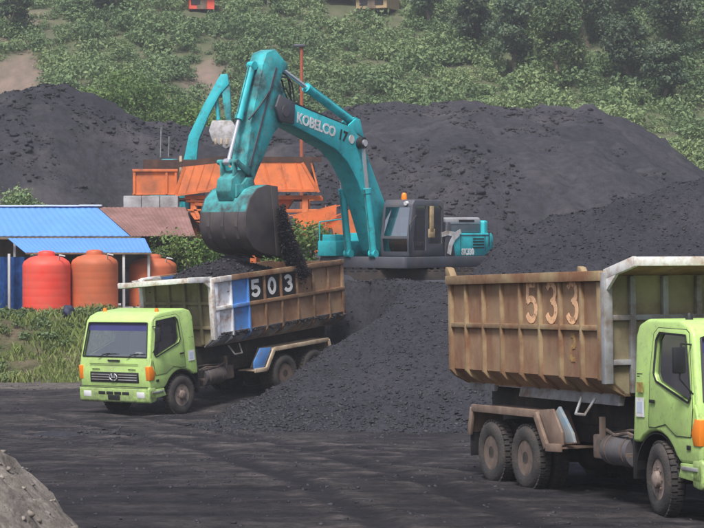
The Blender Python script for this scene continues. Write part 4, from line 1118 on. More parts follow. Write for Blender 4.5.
    bm = nb(); cyl(bm, (2.25, -.52, 4.72), (2.25, .52, 4.72), .17, seg=18); obj('pin_boss', bm, M['black'], boom)
    bm = nb(); cyl(bm, (2.62, .33, 4.82), (2.62, .345, 4.82), .13, seg=20); obj('white_disc', bm, M['white'], boom)  # flat white disc on the boom side near the pin boss
    def ram(a, b, frac, r, name='hydraulic_ram', par=t, y=0, dark=False):
        A_ = Vector((a[0], y, a[1])); B_ = Vector((b[0], y, b[1])); m_ = A_.lerp(B_, frac)
        bm = nb(); cyl(bm, A_, m_, r, seg=18); cyl(bm, m_ - (m_ - A_).normalized() * .10, m_ + (m_ - A_).normalized() * .04, r * 1.15, seg=18); cyl(bm, A_ + Vector((0, -r, 0)), A_ + Vector((0, r, 0)), r * 1.15, seg=14)
        c = obj(name, bm, T, par)
        bm = nb(); cyl(bm, m_, B_, r * .55, seg=12); cyl(bm, B_ + Vector((0, -r, 0)), B_ + Vector((0, r, 0)), r * .95, seg=12); obj('ram_rod', bm, M['rod'], c)
        off = Vector((0, 0, r * 1.3)) if abs((B_ - A_).normalized().z) < .8 else Vector((r * 1.3, 0, 0))
        bm = nb(); tube(bm, [A_ + off, m_ + off], .022, 6); obj('ram_pipe', bm, M['teal_worn'], c)
    for s in (1, -1): ram((1.72, 1.45), (2.25, 4.72), .58, .11, par=t, y=s * .46)
    ram((2.15, 5.36), (5.66, 6.78), .62, .125, par=boom)
    bm = nb()
    for s in (1, -1): prism(bm, [(1.85, 4.9), (2.05, 5.45), (2.25, 5.45), (2.7, 5.18)], s * .16, s * .22, .01)
    obj_split('ram_bracket', bm, T, boom)
    for k, yy in enumerate((-.2, -.08, .06, .18)):
        bm = nb(); tube(bm, [(.9, yy, 3.1), (1.45, yy, 3.95), (2.0, yy, 4.75), (2.5, yy, 5.2), (3.4, yy, 5.4), (5.2, yy, 5.78), (5.5, yy, 6.15), (5.9, yy, 6.2)], .022, 6); obj('hose', bm, M['black'], boom)
    # stick
    SP = [(5.52, 6.86), (5.66, 6.92), (6.08, 7.22), (6.45, 7.10), (6.62, 6.75), (7.05, 5.4), (7.45, 3.55), (7.42, 3.25), (7.18, 3.22), (6.85, 3.8), (6.15, 4.85), (5.72, 5.22), (5.52, 5.5), (5.62, 5.95), (5.85, 6.3), (5.75, 6.6), (5.52, 6.7)]
    bm = nb(); prism(bm, SP, -.27, .27, .02); stick = obj('stick', bm, M['teal_worn'], t)
    bm = nb(); cyl(bm, (5.78, -.42, 5.50), (5.78, .42, 5.50), .16, seg=16); cyl(bm, (7.3, -.34, 3.38), (7.3, .34, 3.38), .11, seg=14); obj('pivot_pin', bm, M['cabgrey'], stick)
    ram((6.78, 6.72), (7.80, 4.02), .55, .105, par=stick)
    bm = nb()
    for s in (1, -1):
        beam(bm, (7.80, s * .30, 4.02), (7.25, s * .30, 3.72), .06, .16, bev=.01); beam(bm, (7.80, s * .22, 4.02), (7.72, s * .22, 3.28), .06, .17, bev=.01)
    cyl(bm, (7.8, -.36, 4.02), (7.8, .36, 4.02), .07, seg=12); obj_split('linkage', bm, M['teal_bucket'], stick)
    for k, yy in enumerate((-.2, .2)):
        bm = nb(); tube(bm, [(5.9, yy, 6.4), (6.5, yy * 1.5, 5.9), (6.9, yy * 1.5, 5.5), (7.25, yy * 1.4, 5.2)], .025, 6); obj('hose', bm, M['black'], stick)
    for k, (yy, dp_) in enumerate(((-.24, .0), (-.10, .12), (.12, .05), (.24, .18))):
        P_ = [Vector((5.2, yy, 5.75)).lerp(Vector((6.15, yy, 6.35)), q / 8) + Vector((0, 0, .0)) + Vector((-.25, 0, .55 - dp_)) * math.sin(PI * q / 8) for q in range(9)]
        bm = nb(); tube(bm, P_, .026, 6); obj('hose', bm, M['black'], stick)
    for yy in (.275, -.275):
        bm = nb()
        for q in ((6.0, 6.9), (6.3, 6.3), (6.55, 5.7), (6.85, 4.9), (7.1, 4.2)):
            box(bm, (q[0] - .06, yy, q[1] - .3), (.05, .03, .42), .004, Matrix.Rotation(0, 3, 'Y'))
        bmesh.ops.delete(bm, geom=bm.verts[:], context='VERTS'); beam(bm, (6.05, yy, 6.7), (7.2, yy, 3.9), .035, .07); obj('stick_strip', bm, M['cabgrey'], stick)  # plain dark strip along each side of the stick
    # bucket: shell swept along its profile, two side plates, teeth
    prof = [(6.72, 3.36), (7.10, 3.40), (7.55, 3.28), (7.85, 3.02), (8.02, 2.65), (8.06, 2.25), (7.95, 1.92), (7.7, 1.66), (7.35, 1.53), (6.95, 1.47), (6.52, 1.44)]
    bm = nb(); hwb = .80; n_ = len(prof)
    inn = []
    c_ = Vector((7.0, 2.4))
    for p in prof:
        v = Vector(p); inn.append(v + (c_ - v).normalized() * .045)
    rows = []
    for y_ in (-hwb, hwb):
        rows.append(([bm.verts.new((p[0], y_, p[1])) for p in prof], [bm.verts.new((p.x, y_, p.y)) for p in inn]))
    (a0, b0), (a1, b1) = rows
    for i in range(n_ - 1):
        f = bm.faces.new((a0[i], a0[i + 1], a1[i + 1], a1[i])); f.material_index = 1 if prof[i][1] > 2.7 and prof[i + 1][1] > 2.6 else 0
        f = bm.faces.new((b0[i], b1[i], b1[i + 1], b0[i + 1]))
        bm.faces.new((a0[i], b0[i], b0[i + 1], a0[i + 1])); bm.faces.new((a1[i], a1[i + 1], b1[i + 1], b1[i]))
    bm.faces.new((a0[0], a1[0], b1[0], b0[0])); bm.faces.new((a0[-1], b0[-1], b1[-1], a1[-1]))
    bk = obj('bucket', bm, [M['bucket'], M['teal_bucket']], t, 30)
    for s in (1, -1):
        bm = nb(); prism(bm, prof + [(6.62, 2.4)], s * (hwb - .02), s * (hwb + .03), .008)
        for f in bm.faces: pass
        sp_ = obj('side_plate', bm, M['bucket'], bk)
        bm = nb(); prism(bm, [(6.70, 3.36), (6.52, 1.44), (6.75, 1.44), (6.84, 2.3), (7.0, 3.38)], s * (hwb + .03), s * (hwb + .055), .006); obj('edge_plate', bm, M['bucket'], bk)
    bm = nb()
    for y_ in (-.5, 0, .5): # wear strips
        for i in range(4, n_ - 2): beam(bm, (prof[i][0], y_, prof[i][1]), (prof[i + 1][0], y_, prof[i + 1][1]), .1, .03)
    obj_split('wear_strip', bm, M['bucket'], bk)
    for k in range(5):
        y_ = -.7 + k * .35
        bm = nb(); prism(bm, [(6.6, 1.52), (6.58, 1.40), (6.28, 1.36)], y_ - .07, y_ + .07, .008); obj('tooth', bm, M['bucket'], bk)
    bm = nb(); prism(bm, [(6.98, 3.30), (7.02, 3.62), (7.25, 3.86), (7.6, 3.80), (7.95, 3.55), (8.02, 3.22), (7.9, 2.95), (7.5, 3.15)], -.27, .27, .03); obj('coupler', bm, M['teal_bucket'], bk)
    bm = nb()
    for s in (1, -1): prism(bm, [(7.05, 3.36), (7.2, 3.6), (7.4, 3.6), (7.6, 3.42), (7.85, 3.40), (7.86, 3.05), (7.5, 3.30)], s * .28, s * .36, .008)
    obj_split('bucket_lug', bm, M['teal_bucket'], bk)
    return t
exc = build_excavator()

# coal pouring from the bucket into 503
def pouring():
    n = 34000; t = rng.random(n) ** .75
    # left edge hugs the bucket lip, right edge leans out to the side of the bed
    x0 = np.interp(t, [0, .35, .7, 1], [-2.02, -2.00, -1.92, -1.62]); x1 = np.interp(t, [0, .35, .7, 1], [-1.90, -1.68, -1.42, -1.16])
    u = rng.beta(1.6, 1.6, n)
    P = np.stack([x0 + (x1 - x0) * u + rng.normal(0, .035, n), np.interp(t, [0, 1], [55.75, 56.15]) + rng.normal(0, .22, n), np.interp(t, [0, 1], [4.55, 2.72]) + rng.normal(0, .07, n)], 1)
    lo = (rng.random(n) < .10) & (t > .8); P[lo, 2] -= rng.random(lo.sum()) ** 1.5 * .5
    sz = .008 + .04 * rng.random(n) ** 5
    o = scatter('falling_coal', P, sz, M['coal_fresh']); tag(o, 'stream of black coal pouring out of the excavator bucket into truck 503', 'falling coal', kind='stuff')
pouring()

# ------------------------------------------------------------------ hopper plant
def poly_panel(bm, P, th, mi=0):
    """a flat plate of thickness th through the points P (3-D, planar)"""
    P = [Vector(p) for p in P]; n_ = (P[1] - P[0]).cross(P[2] - P[0]).normalized() * th
    a = [bm.verts.new(p) for p in P]; b = [bm.verts.new(p + n_) for p in P]
    fs = [bm.faces.new(a), bm.faces.new(b[::-1])]
    for i in range(len(P)): fs.append(bm.faces.new((a[i], b[i], b[(i + 1) % len(P)], a[(i + 1) % len(P)])))
    for f in fs: f.material_index = mi
def build_hopper():
    O = M['orange']
    t = thing('hopper', 'orange steel coal hopper on legs behind the excavator bucket', 'hopper', (-5, 81, 1.06))
    def w(*p): return (p[0] + 5, p[1] - 81, p[2] - 1.06)
    # left straight side box
    bm = nb(); poly_panel(bm, [w(-8.65, 80, 5.35), w(-6.98, 80, 5.40), w(-6.98, 80, 6.26), w(-8.65, 80, 6.36)], .05)
    box(bm, w(-7.8, 79.93, 6.33), (1.8, .16, .1), .01); box(bm, w(-7.8, 79.96, 5.38), (1.8, .1, .07), .01)
    for x_ in (-8.62, -7.35, -6.98): box(bm, w(x_, 79.94, 5.86), (.09, .12, .95), .01)
    poly_panel(bm, [w(-8.65, 80.05, 5.35), w(-8.65, 84, 5.35), w(-8.65, 84, 6.36), w(-8.65, 80.05, 6.36)], -.05)
    obj('side_wall', bm, O, t, 20)
    # flared front plates
    bm = nb()
    poly_panel(bm, [w(-6.95, 79.3, 5.35), w(-5.35, 79.3, 5.55), w(-5.0, 79.42, 6.62), w(-6.6, 79.42, 6.45)], .05)
    beam(bm, w(-6.95, 79.25, 5.35), w(-6.6, 79.38, 6.45), .09, .1); [beam(bm, w(-6.95 + k * .4, 79.25, 5.36 + k * .05), w(-6.6 + k * .4, 79.38, 6.45 + k * .04), .04, .05) for k in (1, 2, 3)]
    beam(bm, w(-6.95, 79.25, 5.33), w(-5.3, 79.25, 5.55), .10, .09)
    poly_panel(bm, [w(-5.3, 79.35, 5.55), w(-1.35, 79.35, 5.52), w(-1.9, 79.47, 6.62), w(-5.0, 79.47, 6.62)], .05)
    beam(bm, w(-5.3, 79.3, 5.52), w(-1.3, 79.3, 5.52), .10, .10)
    for k in range(6):
        x_ = -4.7 + k * .62; beam(bm, w(x_ - .0, 79.40, 6.6), w(x_ + .28, 79.3, 5.55), .05, .06)
    beam(bm, w(-1.95, 79.42, 6.62), w(-1.3, 79.3, 5.45), .10, .10)
    obj('front_plate', bm, O, t, 20)
    # coal stained upper rim and inner back wall
    bm = nb()
    beam(bm, w(-7.0, 79.45, 6.52), w(-5.0, 79.45, 6.78), .10, .22); beam(bm, w(-5.0, 79.45, 6.76), w(-1.2, 79.45, 6.74), .14, .20)
    box(bm, w(-5.2, 84, 6.3), (7.0, .1, 1.2)); box(bm, w(-1.6, 82, 6.1), (.08, 4.2, 1.1)); box(bm, w(-5.2, 82, 5.2), (6.6, 3.8, .1))
    obj('rim', bm, M['orange_dark'], t, 20)
    bm = nb(); box(bm, w(-6.78, 79.8, 6.5), (.1, .12, .8), .01); obj('gusset_post', bm, M['cream'], t)
    # underframe: two cross beams, six legs with braces
    bm = nb(); box(bm, w(-3.9, 79.6, 5.25), (5.4, .18, .16), .01); box(bm, w(-3.4, 79.6, 4.72), (4.4, .14, .14), .01); box(bm, w(-3.9, 83.2, 5.25), (5.4, .18, .16), .01)
    for x_ in (-6.3, -3.9, -1.85): box(bm, w(x_, 81.4, 5.25), (.15, 3.5, .15), .01)
    obj('underframe', bm, O, t)
    for x_ in (-6.25, -3.9, -1.85):
        for y_ in (79.6, 83.2):
            bm = nb(); box(bm, w(x_, y_, 3.13), (.24, .22, 4.15), .015); box(bm, w(x_, y_, 1.15), (.45, .45, .06)); obj('leg', bm, O, t)
    for a, b in (((-6.25, 4.9), (-5.5, 3.4)), ((-6.2, 4.4), (-5.2, 4.0)), ((-6.2, 5.0), (-5.2, 4.9)), ((-3.8, 4.6), (-2.6, 3.1)), ((-1.9, 4.6), (-3.0, 3.0))):
        bm = nb(); beam(bm, w(a[0], 79.5, a[1]), w(b[0], 79.5, b[1]), .1, .13, bev=.01); obj('brace', bm, O, t)
    # discharge chute
    bm = nb(); prism(bm, [(-4.5, 5.2), (-2.3, 5.2), (-2.7, 4.6), (-3.0, 3.4), (-3.9, 3.1)], 79.9, 81.3, .02)
    prism(bm, [(-4.6, 4.75), (-3.3, 4.6), (-2.9, 3.6), (-3.2, 2.9), (-4.0, 3.2)], 79.6, 79.85, .02)
    bmesh.ops.translate(bm, vec=(5, -81, -1.06), verts=bm.verts); obj('chute', bm, O, t)
    # lower left platforms seen under the box
    bm = nb()
    for z_, l_ in ((5.1, .9), (4.75, 1.0), (4.35, .9)): box(bm, w(-6.1, 79.7, z_), (l_, .5, .08), .01)
    obj('platform', bm, O, t)
    return t
build_hopper()
def build_crusher():
    O = M['orange']
    t = thing('conveyor', 'orange feed conveyor and crusher box with dark machinery right of the hopper', 'conveyor', (-.8, 77, 1.06))
    def w(*p): return (p[0] + .8, p[1] - 77, p[2] - 1.06)
    bm = nb(); beam(bm, w(-3.4, 77, 3.1), w(.1, 77, 4.55), .35, .34, bev=.01); beam(bm, w(-3.4, 76.75, 3.35), w(.1, 76.75, 4.8), .05, .05); obj('conveyor_frame', bm, O, t)
    bm = nb(); poly_panel(bm, [w(-.55, 76.6, 3.05), w(.35, 76.6, 2.75), w(.35, 76.6, 4.6), w(-.1, 76.6, 4.7), w(-.75, 76.6, 4.05)], -.9)
    obj('crusher_box', bm, O, t, 20)
    bm = nb(); poly_panel(bm, [w(.45, 76.7, 2.9), w(1.0, 76.7, 3.2), w(1.0, 76.7, 4.55), w(.45, 76.7, 4.6)], -.7); box(bm, w(.3, 76.9, 2.6), (3.0, 1.2, .12)); obj('side_cover', bm, O, t, 20)
    bm = nb(); cyl(bm, w(-1.25, 76.4, 3.85), w(-1.25, 76.75, 3.85), .26, seg=18); cyl(bm, w(-1.75, 76.4, 3.2), w(-1.75, 76.7, 3.2), .22, seg=18); cyl(bm, w(-1.25, 76.45, 3.85), w(-1.75, 76.45, 3.2), .06, seg=8); box(bm, w(-1.5, 76.8, 2.9), (1.1, .5, .35), .03); obj('motor', bm, M['cabgrey'], t)
    bm = nb(); poly_panel(bm, [w(-2.0, 77.6, 4.0), w(-.6, 77.6, 4.35), w(-.6, 77.6, 4.95), w(-2.3, 77.6, 4.5)], -.08); obj('back_plate', bm, O, t, 20)
    bm = nb(); box(bm, w(-3.0, 76.9, 4.1), (1.2, .1, .12), .01); box(bm, w(-2.7, 76.9, 3.5), (1.6, .1, .12), .01); obj_split('cross_bar', bm, O, t)
    for a, b in (((-2.0, 2.6), (-1.0, 3.5)), ((-1.2, 2.5), (-1.0, 4.1)), ((-2.4, 3.4), (-2.4, 1.1)), ((-.6, 2.6), (-.6, 1.1)), ((.8, 2.6), (.8, 1.1))):
        bm = nb(); beam(bm, w(a[0], 76.6, a[1]), w(b[0], 76.6, b[1]), .1, .12, bev=.01); obj('strut', bm, O if a[1] < 3 else M['sill'], t)
    bm = nb(); beam(bm, w(-2.4, 76.4, 4.5), w(-.2, 76.4, 4.95), .04, .04); 
    for k in range(4): box(bm, w(-2.4 + k * .7, 76.4, 4.2 + k * .16), (.035, .035, .75))
    obj('handrail', bm, O, t)
build_crusher()
t = thing('mast', 'tall thin rust red pole standing behind the hopper', 'mast', (-2.15, 86, 1.0))
bm = nb(); cyl(bm, (0, 0, 0), (0, 0, 10.75), .09, .075, 10); box(bm, (0, 0, .03), (.4, .4, .06)); obj('pole', bm, M['mast'], t)
bm = nb(); box(bm, (-.08, -.05, 10.82), (.5, .22, .12), .03); obj('lamp_head', bm, M['cabgrey'], t)
t = thing('block_wall', 'stained pale concrete block wall under the left end of the hopper', 'wall', (-7.6, 79.4, 1.06))
for k in range(3):
    for j in range(3):
        bm = nb(); box(bm, (-1.05 + j * .72 + (.0 if k % 2 else .03), random.uniform(-.04, .04), .71 + 1.42 * k + 0), (.70, .7, 1.4), .03); obj('block', bm, M['concrete'], t)

# second excavator working behind the hopper
def build_exc2():
    z0 = float(back_heap(-8.4, 88.6)) + .05
    t = thing('excavator', 'smaller teal excavator half hidden behind the orange hopper, its bucket pale grey', 'excavator', (-8.2, 88.5, z0))
    def w(x_, z_): return (x_ + 8.2, z_ - z0)
    T = M['teal']
    bm = nb(); prism(bm, [w(-8.75, z0 + 1.1), w(-8.72, 6.6), w(-8.5, 6.95), w(-8.2, 7.05), w(-7.6, 7.05), w(-7.3, 6.8), w(-7.2, z0 + 1.1)], -1.2, 1.6, .08); obj('engine_cover', bm, T, t)
    bm = nb(); box(bm, (1.0, 1.0, (z0 + 1.1 + 7.1) / 2 - z0), (1.3, .9, 7.1 - z0 - 1.1), .06); obj('cab', bm, M['cabgrey'], t)
    bm = nb(); box(bm, (.5, .2, .98), (2.6, 2.9, .25), .04); obj('deck', bm, M['cabgrey'], t)
    for s in (1, -1):
        bm = nb(); prism(bm, [(1.7 + .42 * math.cos(R(a)), .45 + .42 * math.sin(R(a))) for a in range(-90, 91, 22)] + [(-1.7 + .42 * math.cos(R(a)), .45 + .42 * math.sin(R(a))) for a in range(90, 271, 22)], s * .8, s * 1.35, .02); obj('track', bm, M['track'], t)
    bp = [w(*p) for p in ((-7.45, 6.6), (-7.15, 8.1), (-6.55, 9.35), (-6.0, 10.35), (-5.75, 10.78), (-5.45, 10.80), (-5.38, 10.35), (-5.75, 9.95), (-6.25, 9.05), (-6.72, 7.9), (-6.85, 6.6))]
    bm = nb(); prism(bm, bp, -.25, .25, .02); obj('boom', bm, T, t)
    bm = nb(); prism(bm, [w(*p) for p in ((-5.72, 10.75), (-5.48, 10.80), (-5.34, 10.3), (-5.28, 8.75), (-5.5, 8.7), (-5.66, 9.6))], -.2, .2, .015); obj('stick', bm, M['teal_worn'], t)
    bm = nb(); a = w(-5.98, 10.1); b = w(-5.86, 8.8); cyl(bm, (a[0], 0, a[1]), (b[0], 0, b[1]), .09, seg=12); obj('hydraulic_ram', bm, T, t)
    bm = nb(); a = w(-6.95, 9.0); b = w(-6.4, 9.3)
    prism(bm, [w(*p) for p in ((-6.1, 8.75), (-5.25, 8.75), (-4.95, 8.25), (-5.05, 7.75), (-5.5, 7.5), (-6.1, 7.85), (-6.25, 8.3))], -.55, .55, .05)
    bk = obj('bucket', bm, mat('pale_worn_steel', (.50, .49, .50), .6, dirt=(.3, .27, .25), damt=.4, dscale=4), t)
    for k in range(4):
        bm = nb(); q = w(-5.95 + k * .24, 7.75); box(bm, (q[0], -.56, q[1] + .08), (.1, .08, .26), .02); obj('tooth', bm, M['cream'], bk)
    bm = nb()
    for x_, h in ((-8.35, 1.3), (-8.0, .9)):
        a = w(x_, 7.15); cyl(bm, (a[0], -.6, a[1]), (a[0] + .03, -.6, a[1] + h), .022, seg=6)
    obj('aerial', bm, M['sill'], t)
build_exc2()

# ------------------------------------------------------------------ tanks and shed
def tank(x_, y_, z_, d, h, m, label):
    t = thing('water_tank', label, 'water tank', (x_, y_, z_), (0, 0, 0), 'round plastic tanks on the terrace')
    r = d / 2; bm = nb()
    prof = [(r * .985, 0), (r, .03)]
    for k in range(1, 6):
        zz = h * .78 * k / 6; prof += [(r, zz - .02), (r * .998, zz), (r, zz + .02)]
    prof += [(r, h * .78), (r * .99, h * .81), (r * .93, h * .86), (r * .72, h * .92), (r * .42, h * .955), (.0005, h * .96)]
    lathe(bm, prof, 48); obj('tank_body', bm, m, t, 50)
    bm = nb(); lathe(bm, [(.30, h * .94), (.30, h * 1.0), (.27, h * 1.025), (.12, h * 1.045), (.0005, h * 1.045)], 28); obj('lid', bm, m, t)
    bm = nb(); cyl(bm, (r * .98, 0, .12), (r * 1.12, 0, .12), .04, seg=10); tube(bm, [(r * .6, -.5, h * .88), (r * .65, -.6, h * .97), (r * .9, -.7, h * .95)], .025, 6); obj_split('pipe', bm, M['steelpost'], t)
tank(-10.75, 70.9, 1.10, 1.68, 2.05, M['tank_red'], 'bright red plastic water tank, leftmost on the grassy terrace')
tank(-9.12, 71.4, 1.20, 1.66, 1.98, M['tank_orange'], 'orange-brown plastic water tank between the red tank and the shed post')
tank(-7.2, 72.9, 1.22, 1.72, 1.80, M['tank_orange'], 'orange-brown plastic water tank partly hidden behind the cab of truck 503')
o = obj('plinth', (lambda b: (box(b, (-8.6, 72, 1.12), (4.6, 3.2, .2), .02), b)[1])(nb()), M['concrete']); tag(o, 'low concrete plinth under the two orange-brown tanks', 'plinth')

def corr_sheet(bm, A, B, C, D, n=60, amp=.02, mi=0):
    """corrugated sheet: A-B along the top, D-C along the bottom; ridges run from top to bottom"""
    A, B, C, D = map(Vector, (A, B, C, D)); nr = (B - A).cross(D - A).normalized()
    if nr.z < 0: nr = -nr
    top = []; bot = []
    for i in range(n + 1):
        t_ = i / n; o_ = nr * (amp * (1 if i % 2 else 0)); top.append(A.lerp(B, t_) + o_); bot.append(D.lerp(C, t_) + o_)
    T_ = [bm.verts.new(p) for p in top]; B_ = [bm.verts.new(p) for p in bot]
    T2 = [bm.verts.new(p - nr * .02) for p in top]; B2 = [bm.verts.new(p - nr * .02) for p in bot]
    for i in range(n):
        for q in ((T_[i], T_[i + 1], B_[i + 1], B_[i]), (T2[i], B2[i], B2[i + 1], T2[i + 1]), (T_[i], T2[i], T2[i + 1], T_[i + 1]), (B_[i], B_[i + 1], B2[i + 1], B2[i])):
            f = bm.faces.new(q); f.material_index = mi
    for P_ in ((T_[0], B_[0], B2[0], T2[0]), (T_[-1], T2[-1], B2[-1], B_[-1])): bm.faces.new(P_)
def build_shed():
    t = thing('shed', 'long open shed with blue sheet roof, brown right end and lower blue awning', 'shed', (-10, 75, 1.06))
    def w(*p): return (p[0] + 10, p[1] - 75, p[2] - 1.06)
    bm = nb(); corr_sheet(bm, w(-24, 77, 4.82), w(-9.74, 77, 4.84), w(-8.15, 74, 3.74), w(-24, 74, 3.74), 120); corr_sheet(bm, w(-24, 77.05, 4.82), w(-9.74, 77.05, 4.84), w(-9.74, 80, 3.9), w(-24, 80, 3.9), 90); obj('blue_roof', bm, M['roof_blue'], t, 0)
    bm = nb(); corr_sheet(bm, w(-9.70, 77, 4.83), w(-6.35, 77, 4.83), w(-5.75, 74, 3.74), w(-8.10, 74, 3.735), 40); corr_sheet(bm, w(-9.70, 77.05, 4.83), w(-6.35, 77.05, 4.83), w(-5.9, 80, 3.9), w(-9.70, 80, 3.9), 40); obj('brown_roof', bm, M['roof_brown'], t, 0)
    bm = nb(); corr_sheet(bm, w(-12.62, 73.9, 3.66), w(-7.6, 73.9, 3.66), w(-7.12, 71.6, 3.16), w(-11.6, 71.6, 3.16), 60, .015); obj('awning', bm, M['roof_blue'], t, 0)
    bm = nb()
    k = -24
    while k < -9.9:
        box(bm, w(k + .42, 77 + random.uniform(-.03, .03), 4.89 + random.uniform(-.012, .012)), (.86, .34, .06), .01); k += .85
    obj('ridge_cap', bm, M['ridge'], t)
    bm = nb(); box(bm, w(-9.35, 71.62, 3.13), (4.5, .05, .06)); box(bm, w(-16, 74.05, 3.68), (16.5, .08, .12)); obj('eave_beam', bm, M['wood'], t)
    bm = nb(); poly_panel(bm, [w(-24, 76.9, 1.1), w(-12.3, 76.9, 1.1), w(-12.3, 76.9, 3.9), w(-24, 76.9, 3.9)], .06); poly_panel(bm, [w(-12.3, 79.4, 1.1), w(-6.2, 79.4, 1.1), w(-6.2, 79.4, 3.9), w(-12.3, 79.4, 3.9)], .06)
    obj('back_wall', bm, M['wood'], t, 0)
    bm = nb(); poly_panel(bm, [w(-6.3, 74.6, 1.1), w(-6.3, 79.4, 1.1), w(-6.3, 79.4, 3.9), w(-6.3, 77, 4.7), w(-6.3, 74.6, 3.9)], .06); obj('end_wall', bm, M['wood'], t, 0)
    for x_, y_, z_ in ((-12.2, 71.7, 3.12), (-8.12, 71.7, 3.12), (-7.25, 71.9, 3.12), (-15, 74.1, 3.64), (-12.4, 74.1, 3.64), (-18, 74.1, 3.64), (-8.4, 74.1, 3.64), (-6.1, 74.2, 3.64)):
        bm = nb(); box(bm, w(x_, y_, (z_ + 1.0) / 2), (.09, .09, z_ - 1.0), .005); obj('post', bm, M['steelpost'], t)
build_shed()
bm = nb()
V = [[bm.verts.new((-12.7 + i * .06, 72.2 + .07 * math.sin(i * 1.1) + .03 * math.sin(j * 2 + i), 3.0 - j * .24)) for i in range(24)] for j in range(9)]
for j in range(8):
    for i in range(23): bm.faces.new((V[j][i], V[j][i + 1], V[j + 1][i + 1], V[j + 1][i]))
r_ = bmesh.ops.solidify(bm, geom=bm.faces[:], thickness=.01)
o = obj('tarpaulin', bm, M['tarp']); tag(o, 'dark blue tarpaulin hanging under the awning left of the red tank', 'tarpaulin')
for k, (x_, y_) in enumerate(((-13.25, 72.0), (-12.75, 71.2))):
    t = thing('drum', ['blue steel drum behind the other, at the left edge under the shed', 'blue steel drum in front of the tarpaulin at the left edge'][k], 'drum', (x_, y_, 1.10))
    bm = nb(); lathe(bm, [(.28, 0), (.29, .03), (.285, .28), (.30, .30), (.285, .32), (.285, .57), (.30, .59), (.285, .61), (.29, .86), (.28, .88), (.0005, .87)], 28); obj('drum_body', bm, M['tarp'], t)
    bm = nb(); cyl(bm, (.12, 0, .868), (.12, 0, .895), .04, seg=10); obj('bung', bm, M['black'], t)
bm = nb(); bmesh.ops.create_icosphere(bm, subdivisions=3, radius=.2)
for v in bm.verts:
    v.co *= 1 + .25 * math.sin(v.co.x * 17 + v.co.z * 23) * math.cos(v.co.y * 19); v.co.z *= 1.2
o = obj('bag', bm, mat('dark_blue_bag', (.02, .025, .06), .7), ang=0); o.data.shade_smooth(); o.location = (-9.6, 68.3, float(ground(-9.6, 68.3)) + .2); tag(o, 'dark blue plastic bag lying in the weeds of the grass bank', 'bag')

# ------------------------------------------------------------------ houses on the hill
def house(name, label, x_, y_, sx, sy, sz, wallm, roofm, rot, drop=.3, windows=2):
    z_ = float(hill(x_, y_)) - drop
    t = thing(name, label, 'house', (x_, y_, z_), (0, 0, rot))
    bm = nb(); prism(bm, [(-sy / 2, 0), (sy / 2, 0), (sy / 2, sz), (0, sz + sy * .28), (-sy / 2, sz)], -sx / 2, sx / 2, 0, 0, 'x'); obj('wall', bm, wallm, t, 0)
    bm = nb()
    for s in (1, -1):
        corr_sheet(bm, (-sx / 2 - .3, 0, sz + sy * .28 + .06), (sx / 2 + .3, 0, sz + sy * .28 + .06), (sx / 2 + .3, s * (sy / 2 + .4), sz - .12), (-sx / 2 - .3, s * (sy / 2 + .4), sz - .12), 24)
    obj('roof', bm, roofm, t, 0)
    for k in range(windows):
        bm = nb(); box(bm, (-sx / 4 + k * sx / 2, -sy / 2 - .01, sz * .55), (.7, .06, .8)); obj('window', bm, M['black'], t)
    bm = nb(); box(bm, (0, -sy / 2 - .012, sz * .4), (.75, .05, sz * .8)); obj('door', bm, M['wood'], t)
house('hut', 'small bright red hut high on the hillside above the excavator stick', -11.6, 155.3, 1.9, 1.6, 1.3, M['redwall'], M['redwall'], R(8), -.1, 1)
house('house', 'ochre walled house with dull pink roof at the top edge of the hill', 2.0, 157, 2.6, 2.4, 1.2, M['housewall'], M['houseroof'], R(-25), -.2)
house('house', 'grey roofed house left of the ochre one at the top edge of the hill', -1.0, 159, 2.2, 2.2, 1.1, M['housewall'], M['concrete'], R(12), -.2)

# ------------------------------------------------------------------ vegetation
def leaves(centers, radii, n, size, flat=.8, shell=.55, tint0=0.0, tint1=1.0):
    """n leaf quads spread through ellipsoidal lobes; returns V, F, attr"""
    centers = np.asarray(centers, float); radii = np.asarray(radii, float)
    w_ = (radii ** 2); w_ = w_ / w_.sum(); k = rng.choice(len(centers), n, p=w_)
    d = rng.normal(0, 1, (n, 3)); d /= np.linalg.norm(d, axis=1)[:, None]
    r = shell + (1 - shell) * rng.random(n) ** .6
    r = r * (1 + .18 * rng.normal(0, 1, n))
    P = centers[k] + d * (radii[k] * r)[:, None] * np.array([1, 1, flat])
    # leaf frame: normal leans outward and up
    N = d * .7 + rng.normal(0, .55, (n, 3)) + np.array([0, 0, .45]); N /= np.linalg.norm(N, axis=1)[:, None]
    A = np.cross(N, rng.normal(0, 1, (n, 3))); A /= np.linalg.norm(A, axis=1)[:, None]; B = np.cross(N, A)
    s = size * (.55 + .9 * rng.random(n))
    A = A * s[:, None]; B = B * (s * .5)[:, None]
    V = np.stack([P - A, P + B, P + A, P - B], 1)
    V[:, 1] += N * (s * .12)[:, None]
    lobe_t = rng.random(len(centers))
    tnt = np.clip(tint0 + (tint1 - tint0) * (.5 * lobe_t[k] + .5 * rng.random(n)), 0, 1)
    att = np.repeat(np.stack([tnt, tnt * 0, tnt * 0], 1), 4, 0)
    return V.reshape(-1, 3), np.arange(4 * n).reshape(n, 4), att
def bush_tpl(n, size, nl=7):
    c = []; r = []
    for k in range(nl):
        a = rng.random() * 2 * PI; q = rng.random() ** .6 * .62
        c.append((q * math.cos(a), q * math.sin(a), .28 + .5 * rng.random() * (1 - q * .6))); r.append(.28 + .22 * rng.random())
    return leaves(c, r, n, size)
